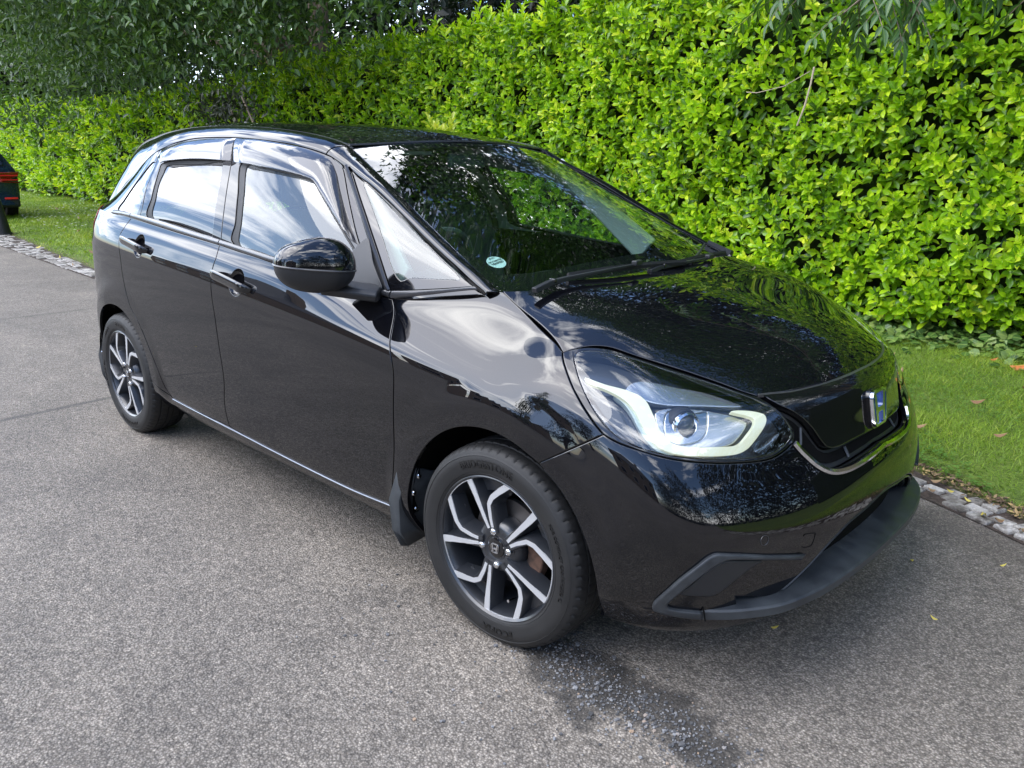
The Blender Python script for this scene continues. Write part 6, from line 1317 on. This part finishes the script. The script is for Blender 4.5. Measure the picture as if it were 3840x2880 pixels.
# ================= trees =================
BRO2=leaf_template(3,[.08,.50,.46,.03],.18,.25)
def crown(center,rad,n,L,W,tpl,droop=.3,shell=.35,clump=60,hang=0.):
    """leaf clumps scattered in the outer part of an ellipsoid"""
    k=max(3,n//clump); u=rand_unit(k); r_=(shell+(1-shell)*rng.random(k)**.6); cc=A(center)+u*r_[:,None]*A(rad)*(1+.18*np.sin(u[:,0:1]*7+u[:,1:2]*9+u[:,2:3]*5))
    idx=rng.integers(0,k,n); sp=(.045*np.mean(rad)+.09 if tpl is BRO2 else .09*np.mean(rad)+.10); off=rng.normal(0,1,(n,3))*sp*A([1,1,.6]); P=cc[idx]+off
    if hang: P[:,2]-=np.abs(rng.normal(0,hang,n))*(rng.random(n)<.4)
    d=rand_unit(n)+A([0,0,-droop]); nr=rand_unit(n)*.7+A([0,0,1.]); LL=rng.uniform(.7,1.2,n)*L
    tone=rng.uniform(-.4,.4,k)[idx]
    return leaves(P,d,nr,LL,LL*W,tpl,np.clip(.45+tone+rng.normal(0,.16,n),0,1))
def tree(label,base,h,crowns,m,trunk_r=.18,limbs=True,gr=None,tops=None):
    t=empty('tree',(base[0],base[1],0)); tag(t,label,'tree',gr)
    inv=Matrix.Translation((-base[0],-base[1],0))
    def put(o): o.parent=t; o.matrix_parent_inverse=inv; return o
    g=[tube([(base[0],base[1],-.1),(base[0]+.05,base[1],h*.3),(base[0]-.05,base[1]+.1,h*.6)],[trunk_r,trunk_r*.8,trunk_r*.5],10)]
    tr=put(solid('trunk',g[0],M['bark'],None))
    for (c,r_,n,L,W,tpl,*rest) in crowns:
        if limbs:
            s=A([base[0],base[1],h*.35]); e=A(c); md=(s+e)/2+A([0,0,.35]); put(solid('branch',tube(cr_dense([s,md,e],4),list(np.linspace(trunk_r*.5,.02,9)),7),M['bark'],None))
    put(leafobj('crown',[crown(c,r_,n,L,W,tpl,*rest) for (c,r_,n,L,W,tpl,*rest) in crowns],m))
    return t,put
M['lf_blue']=leafmat('broad_leaf',[(.019,.051,.014),(.043,.093,.024),(.081,.153,.047),(.153,.23,.102)],.45,.25)
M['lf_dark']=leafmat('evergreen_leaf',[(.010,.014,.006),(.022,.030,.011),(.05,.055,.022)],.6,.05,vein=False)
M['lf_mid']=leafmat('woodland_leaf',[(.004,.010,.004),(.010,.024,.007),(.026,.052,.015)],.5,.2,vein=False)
M['lf_ash']=leafmat('ash_leaf',[(.022,.07,.018),(.05,.12,.03),(.09,.19,.05)],.4,.3)
# broadleaf tree over the far hedge; one unseen high crown added to shade it
tree('spreading broadleaf tree with blue-green leaves hanging over the far hedge',(-11.5,6.3),7.5,
 [((-8.6,3.5,3.65),(2.7,1.5,1.05),8000,.105,.46,BRO2,.5,.1,26,.45),((-12.0,3.6,4.1),(3.4,2.0,1.75),11000,.12,.46,BRO2,.5,.1,30,.5),((-17,4.2,4.5),(4.5,2.5,2.3),11000,.13,.42,BROAD,.4,.1,45,.4),((-10.5,6.5,6.6),(5,3,2.6),9000,.13,.45,BROAD,.3,.2,50,.0),((-14.5,2.6,5.3),(6.5,1.8,1.1),9000,.17,.46,BROAD,.3,.1,40,.0),((-24,6,4.8),(6,3,2.8),9000,.18,.45,BROAD,.3,.1,50,.2)],M['lf_blue'],.26)
tree('dark brown-green evergreen behind the laurel hedge',(-9.5,9.8),9,
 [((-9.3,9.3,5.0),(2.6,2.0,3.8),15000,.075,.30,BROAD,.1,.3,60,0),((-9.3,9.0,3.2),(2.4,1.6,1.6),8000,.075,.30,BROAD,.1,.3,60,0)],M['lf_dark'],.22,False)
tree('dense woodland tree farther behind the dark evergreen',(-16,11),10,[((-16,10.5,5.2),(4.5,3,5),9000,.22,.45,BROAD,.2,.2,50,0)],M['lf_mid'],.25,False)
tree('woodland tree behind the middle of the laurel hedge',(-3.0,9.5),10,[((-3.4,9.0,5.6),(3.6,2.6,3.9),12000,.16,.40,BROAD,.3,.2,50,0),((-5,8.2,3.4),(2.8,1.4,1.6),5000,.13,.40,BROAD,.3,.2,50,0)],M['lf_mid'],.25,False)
tree('woodland tree behind the near end of the laurel hedge',(4.5,9.5),10,[((3.8,9,5.6),(4,2.6,4.2),11000,.18,.40,BROAD,.3,.2,50,0)],M['lf_mid'],.25,False)
# the wood behind the hedge reads as one dark mass
def wood(n,x0,x1,y0,y1,z0,z1,L):
    x=rng.uniform(x0,x1,n); t=rng.random(n)**1.5; y=y0+(y1-y0)*t+.8*np.sin(x*.9)+.4*np.sin(x*2.3); top=z1+1.2*np.sin(x*.7+1)+.7*np.sin(x*1.9)-.3*t; z=z0+(top-z0)*rng.random(n)
    k=(np.sin(x*2.1+z*1.7)+np.sin(z*2.9-x*1.1+y)>-1.35); x,y,z=x[k],y[k],z[k]; n=len(x)
    return leaves(np.c_[x,y,z],rand_unit(n)+A([0,0,-.3]),rand_unit(n)*.8+A([0,-.5,.8]),np.full(n,L)*rng.uniform(.6,1.3,n),np.full(n,L*.42)*rng.uniform(.8,1.2,n),BROAD,np.clip(.4+.2*np.sin(x*1.3+z)+rng.normal(0,.2,n),0,1))
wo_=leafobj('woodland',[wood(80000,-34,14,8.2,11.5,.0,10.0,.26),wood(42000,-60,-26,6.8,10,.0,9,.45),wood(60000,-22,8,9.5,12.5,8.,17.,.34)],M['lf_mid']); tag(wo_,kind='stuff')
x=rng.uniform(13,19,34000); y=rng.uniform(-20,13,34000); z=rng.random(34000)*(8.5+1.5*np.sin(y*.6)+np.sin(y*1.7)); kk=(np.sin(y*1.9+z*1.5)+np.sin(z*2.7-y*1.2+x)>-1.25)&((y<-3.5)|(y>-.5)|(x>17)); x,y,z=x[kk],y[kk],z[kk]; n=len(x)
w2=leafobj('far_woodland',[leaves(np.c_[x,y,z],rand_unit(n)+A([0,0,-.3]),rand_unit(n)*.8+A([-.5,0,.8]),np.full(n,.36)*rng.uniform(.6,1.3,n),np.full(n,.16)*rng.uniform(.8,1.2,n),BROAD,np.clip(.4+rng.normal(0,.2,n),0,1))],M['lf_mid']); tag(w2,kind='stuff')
# ash tree overhead with pinnate sprays reaching into the picture
at_,putA=tree('ash tree with feathery leaf sprays hanging at the upper right',(3.4,4.9),8,
 [((1.6,3.6,5.6),(3.6,2.2,2.0),22000,.09,.34,BROAD,.6,.15,50,.0),((-1.8,3.6,6.2),(3.0,1.8,1.8),14000,.09,.34,BROAD,.6,.15,50,.0),((5.2,2.8,5.8),(2.6,2.4,2.0),7000,.10,.34,BROAD,.6,.15,50,0)],M['lf_ash'],.20)
ASH=leaf_template(4,[.05,.34,.42,.26,.02],.18,.22)
def spray(o,d,L,ln,npair=5):
    """one pinnate leaf: rachis along d with paired leaflets"""
    d=A(d,float); d/=np.linalg.norm(d); s=np.cross(d,[0,0,1.]); s/=np.linalg.norm(s)+1e-9; u=np.cross(s,d)
    P=[];Dd=[];Nn=[];LL=[]
    for k in range(npair):
        t=.25+.70*k/(npair-1); p_=A(o)+d*L*t+A([0,0,-.12])*L*t*t
        for q_ in (-1,1): P.append(p_);Dd.append(d*.65+s*q_*.85+A([0,0,-.38])+rng.normal(0,.10,3));Nn.append(u+rng.normal(0,.15,3));LL.append(ln*rng.uniform(.85,1.1))
    P.append(A(o)+d*L+A([0,0,-.12])*L);Dd.append(d+A([0,0,-.4]));Nn.append(u);LL.append(ln*1.15)
    n=len(P); return leaves(A(P),A(Dd),A(Nn),A(LL),A(LL)*.36,ASH,np.full(n,rng.uniform(.2,.9))+rng.normal(0,.05,n)),[A(o)+d*L*t+A([0,0,-.12])*L*t*t for t in (0,.35,.7,1)]
sp_=[];rc=[]
def bough(pts,nl,r0,bias=(0,0,0)):
    C_=cr_dense(pts,6); rc.append(tube(C_,list(np.linspace(r0,.004,len(C_))),6))
    for i in range(nl):
        t=rng.uniform(.25,1); p_=C_[min(len(C_)-1,int(t*(len(C_)-1)))]; a=rng.uniform(0,6.28); d=A([math.cos(a)*.8,math.sin(a)*.55,-.35+rng.uniform(-.5,.25)])+A(bias)
        g,rp=spray(p_+rng.normal(0,.03,3),d,rng.uniform(.20,.29),rng.uniform(.062,.085),rng.integers(4,6)); sp_.append(g); rc.append(tube(rp,.0022,4))
bough([(1.6,3.6,3.6),(.6,2.4,2.75),(.05,1.75,2.22),(-.22,1.62,1.98)],34,.018,(-.35,0,-.1))
bough([(.6,2.4,2.75),(.2,1.9,2.3),(.0,1.75,2.06)],22,.010,(-.1,0,-.35))
bough([(.6,2.4,2.75),(-.2,1.8,2.35),(-.50,1.6,2.12)],20,.010,(-.6,0,-.1))
bough([(1.6,3.2,3.3),(.9,2.1,2.5),(.62,1.62,2.12)],24,.012,(.1,0,-.3))
bough([(1.6,3.2,3.3),(1.3,2.1,2.4),(1.0,1.5,2.05)],16,.012,(.2,0,-.2))
putA(leafobj('leaf_sprays',sp_,M['lf_ash'])); putA(solid('twigs',join(*rc),M['bark'],None))
# climbing growth above the hedge in the middle distance (upper middle)
tree('feathery leafed young tree rising behind the hedge top',(-2.6,5.9),4.2,[((-3.3,5.3,3.15),(1.5,.7,.55),2600,.10,.36,BROAD,.3,.1,40,.1)],M['lf_ash'],.06)
# thin-stemmed sapling in front of the far hedge
sp0=(-7.35,3.0)
t_,putS=tree('small thin-stemmed sapling leaning in front of the far hedge',sp0,0.4,[((-8.7,3.05,1.95),(.85,.4,.28),520,.085,.45,BROAD,.6,.0,16,.15),((-8.3,2.9,1.45),(.55,.3,.22),200,.085,.45,BROAD,.6,.0,14,.15)],M['lf_dark'],.02,False)
putS(solid('stem',join(tube(cr_dense([(-7.35,3.0,0),(-7.6,3.0,.75),(-8.2,3.0,1.45),(-8.6,3.05,1.85)],4),.011,6),tube(cr_dense([(-7.35,3.0,.1),(-7.45,3.0,.8),(-7.85,3.0,1.5),(-8.3,3.05,2.0)],4),.012,6)),M['bark'],None))
# ================= far parked car, bollard =================
def far_car():
    r_=empty('parked_car',(-16.2,1.75,0),0); tag(r_,'dark blue hatchback seen by its rear corner beyond the bollard','car')
    pm=mat('dark_blue_paint',(.008,.022,.040),.25,coat=1,crough=.03); W_=.88
    prof=[(.10,.30,.80),(.02,.42,.86),(-.02,.62,.87),(.0,.78,.87),(-.02,.95,.85),(-.10,1.00,.82),(-.30,1.32,.70),(-.42,1.42,.62),(-1.2,1.47,.58),(-2.2,1.43,.58),(-2.9,1.05,.74),(-3.2,.98,.78),(-3.9,.86,.80),(-4.15,.70,.76),(-4.2,.45,.74),(-4.1,.25,.70)]
    V=[]
    for x,z,w in prof:
        for t in (-1,-.93,-.7,0,.7,.93,1): V.append((x-(.10*abs(t)**6 if x>-1 else -.15*abs(t)**6),t*w,z-(.03*abs(t)**4 if z>1 else 0)))
    b=solid('body',(A(V),grid_faces(len(prof),7)),pm,r_,sub=2); 
    V=[]
    st=[(-.12,.84),(-.6,.88),(-1.3,.89),(-2.2,.89),(-3.1,.88),(-4.0,.80)]
    top=[.95,1.0,1.0,.98,.97,.84]
    for s_ in(-1,1):
        V=[]
        for (x,w),tz in zip(st,top):
            for k_,z in enumerate((.24,.42,.70,tz)): V.append((x,s_*(w-(.03 if k_==3 else 0)-(.04 if k_==0 else 0)),z))
        solid('side',(A(V),grid_faces(6,4)),pm,r_,sub=2)
        g=A([(-.25,s_*.80,1.0),(-1.2,s_*.845,1.0),(-2.7,s_*.82,.99),(-2.1,s_*.66,1.38),(-1.2,s_*.66,1.42),(-.5,s_*.66,1.36)]); solid('window',(g,[(0,1,2,3,4,5)]),M['gloss'],r_)
        lp=A([(.012,s_*.50,.90),(.0,s_*.86,.90),(-.30,s_*.895,.93),(-.26,s_*.90,.74),(-.01,s_*.875,.70),(.016,s_*.56,.72)]); o=solid('tail_lamp',(np.r_[lp,lp-A([.03,s_*.03,0])],[(0,1,2,3,4,5),(0,5,11,6),(0,1,7,6),(1,2,8,7),(2,3,9,8),(3,4,10,9),(4,5,11,10)]),M['red'],r_,bev=.008)
        for zz in (.76,.84): solid('lamp_bar',tube([(.02,s_*.55,zz),(.012,s_*.84,zz),(-.2,s_*.90,zz+.01)],.010,5),M['brightred'],o)
        solid('reflector',box((.015,s_*.68,.42),(.02,.22,.035)),M['brightred'],r_,bev=.004)
        for x in (-.72,-3.35):
            wv=empty('wheel',(x,s_*.80,.315)); wv.parent=r_; solid('tyre',lathe([(.20,-.1),(.30,-.10),(.315,-.07),(.315,.07),(.30,.10),(.20,.10)],40),M['tyre'],wv); solid('rim',lathe([(.0001,.06),(.15,.085),(.20,.09),(.205,-.06)],30),M['rim'],wv)
    solid('rear_window',(A([(-.10,-.66,1.02),(-.10,.66,1.02),(-.36,.58,1.38),(-.36,-.58,1.38)]),[(0,1,2,3)]),M['gloss'],r_)
    solid('lower_bumper',box((-.12,0,.33),(.28,1.66,.16)),M['plastic'],r_,bev=.04,seg=3)
    return r_
M['brightred']=mat('bright_red_lens',(.6,.02,.02),.2,emit=(.9,.05,.03),es=.04)
far_car()
bo=empty('bollard',(-13.3,1.46,0)); tag(bo,'black conical bollard at the lawn corner, nearest the left edge','bollard'); bo.rotation_euler=(R(6),0,0)
solid('post',lathe([(.0001,.92),(.05,.915),(.075,.88),(.080,.80),(.080,.72),(.092,.70),(.125,.04),(.14,.03),(.14,-.05)],32),M['plastic'],bo).rotation_euler=(R(90),0,0)
# ================= street behind the camera (seen only in reflections) =================
M['brick']=mat('buff_brick',(.34,.25,.18),.9); M['roof_t']=mat('grey_slates',(.10,.10,.105),.8); M['wfr']=mat('white_frame',(.7,.7,.68),.5)
def house(x,y,w,d,h,label,rz=0):
    r_=empty('house',(x,y,0),rz); tag(r_,label,'house','houses across the road')
    o=solid('wall',box((0,0,h/2),(w,d,h)),M['brick'],r_)
    V=A([(-w/2-.4,-d/2-.4,h-.05),(w/2+.4,-d/2-.4,h-.05),(w/2+.4,d/2+.4,h-.05),(-w/2-.4,d/2+.4,h-.05),(-w/2+d*.45,0,h+d*.38),(w/2-d*.45,0,h+d*.38)])
    rf_=solid('roof',(V,[(0,1,5,4),(1,2,5),(2,3,4,5),(3,0,4),(0,3,2,1)]),M['roof_t'],r_); solid('chimney',box((w*.2,0,h+d*.38),(1.0,.7,1.5)),M['brick'],rf_)
    for i in range(4):
        for z in (1.5,4.2):
            xx=-w/2+w*(i+.5)/4; f=solid('window',box((xx,d/2+.02,z),(1.3,.12,1.4)),M['wfr'],r_); solid('pane',box((xx,d/2+.09,z),(1.1,.02,1.2)),M['gloss'],f)
house(-14,-24,12,9,5.2,'buff brick house with hipped slate roof across the road, farther one'); house(7,-26,13,9,5.2,'buff brick house with hipped slate roof across the road, nearer one')
house(-34,-22,12,9,5.2,'buff brick house with hipped slate roof across the road, farthest one')
tree('garden tree across the road between the two nearer houses',(-3.5,-19),8,[((-3.5,-19,4.6),(2.6,2.6,3.2),5000,.22,.45,BROAD,.3,.2,50,0)],M['lf_mid'],.2,False)
tree('slender tall tree across the road behind the photographer',(-6.5,-12.5),9,[((-6.5,-12.5,3.2),(1.3,1.3,2.4),3500,.14,.4,BROAD,.3,.2,50,0),((-6.5,-12.5,6.6),(.9,.9,2.6),2500,.14,.4,BROAD,.3,.2,50,0)],M['lf_blue'],.14,False)
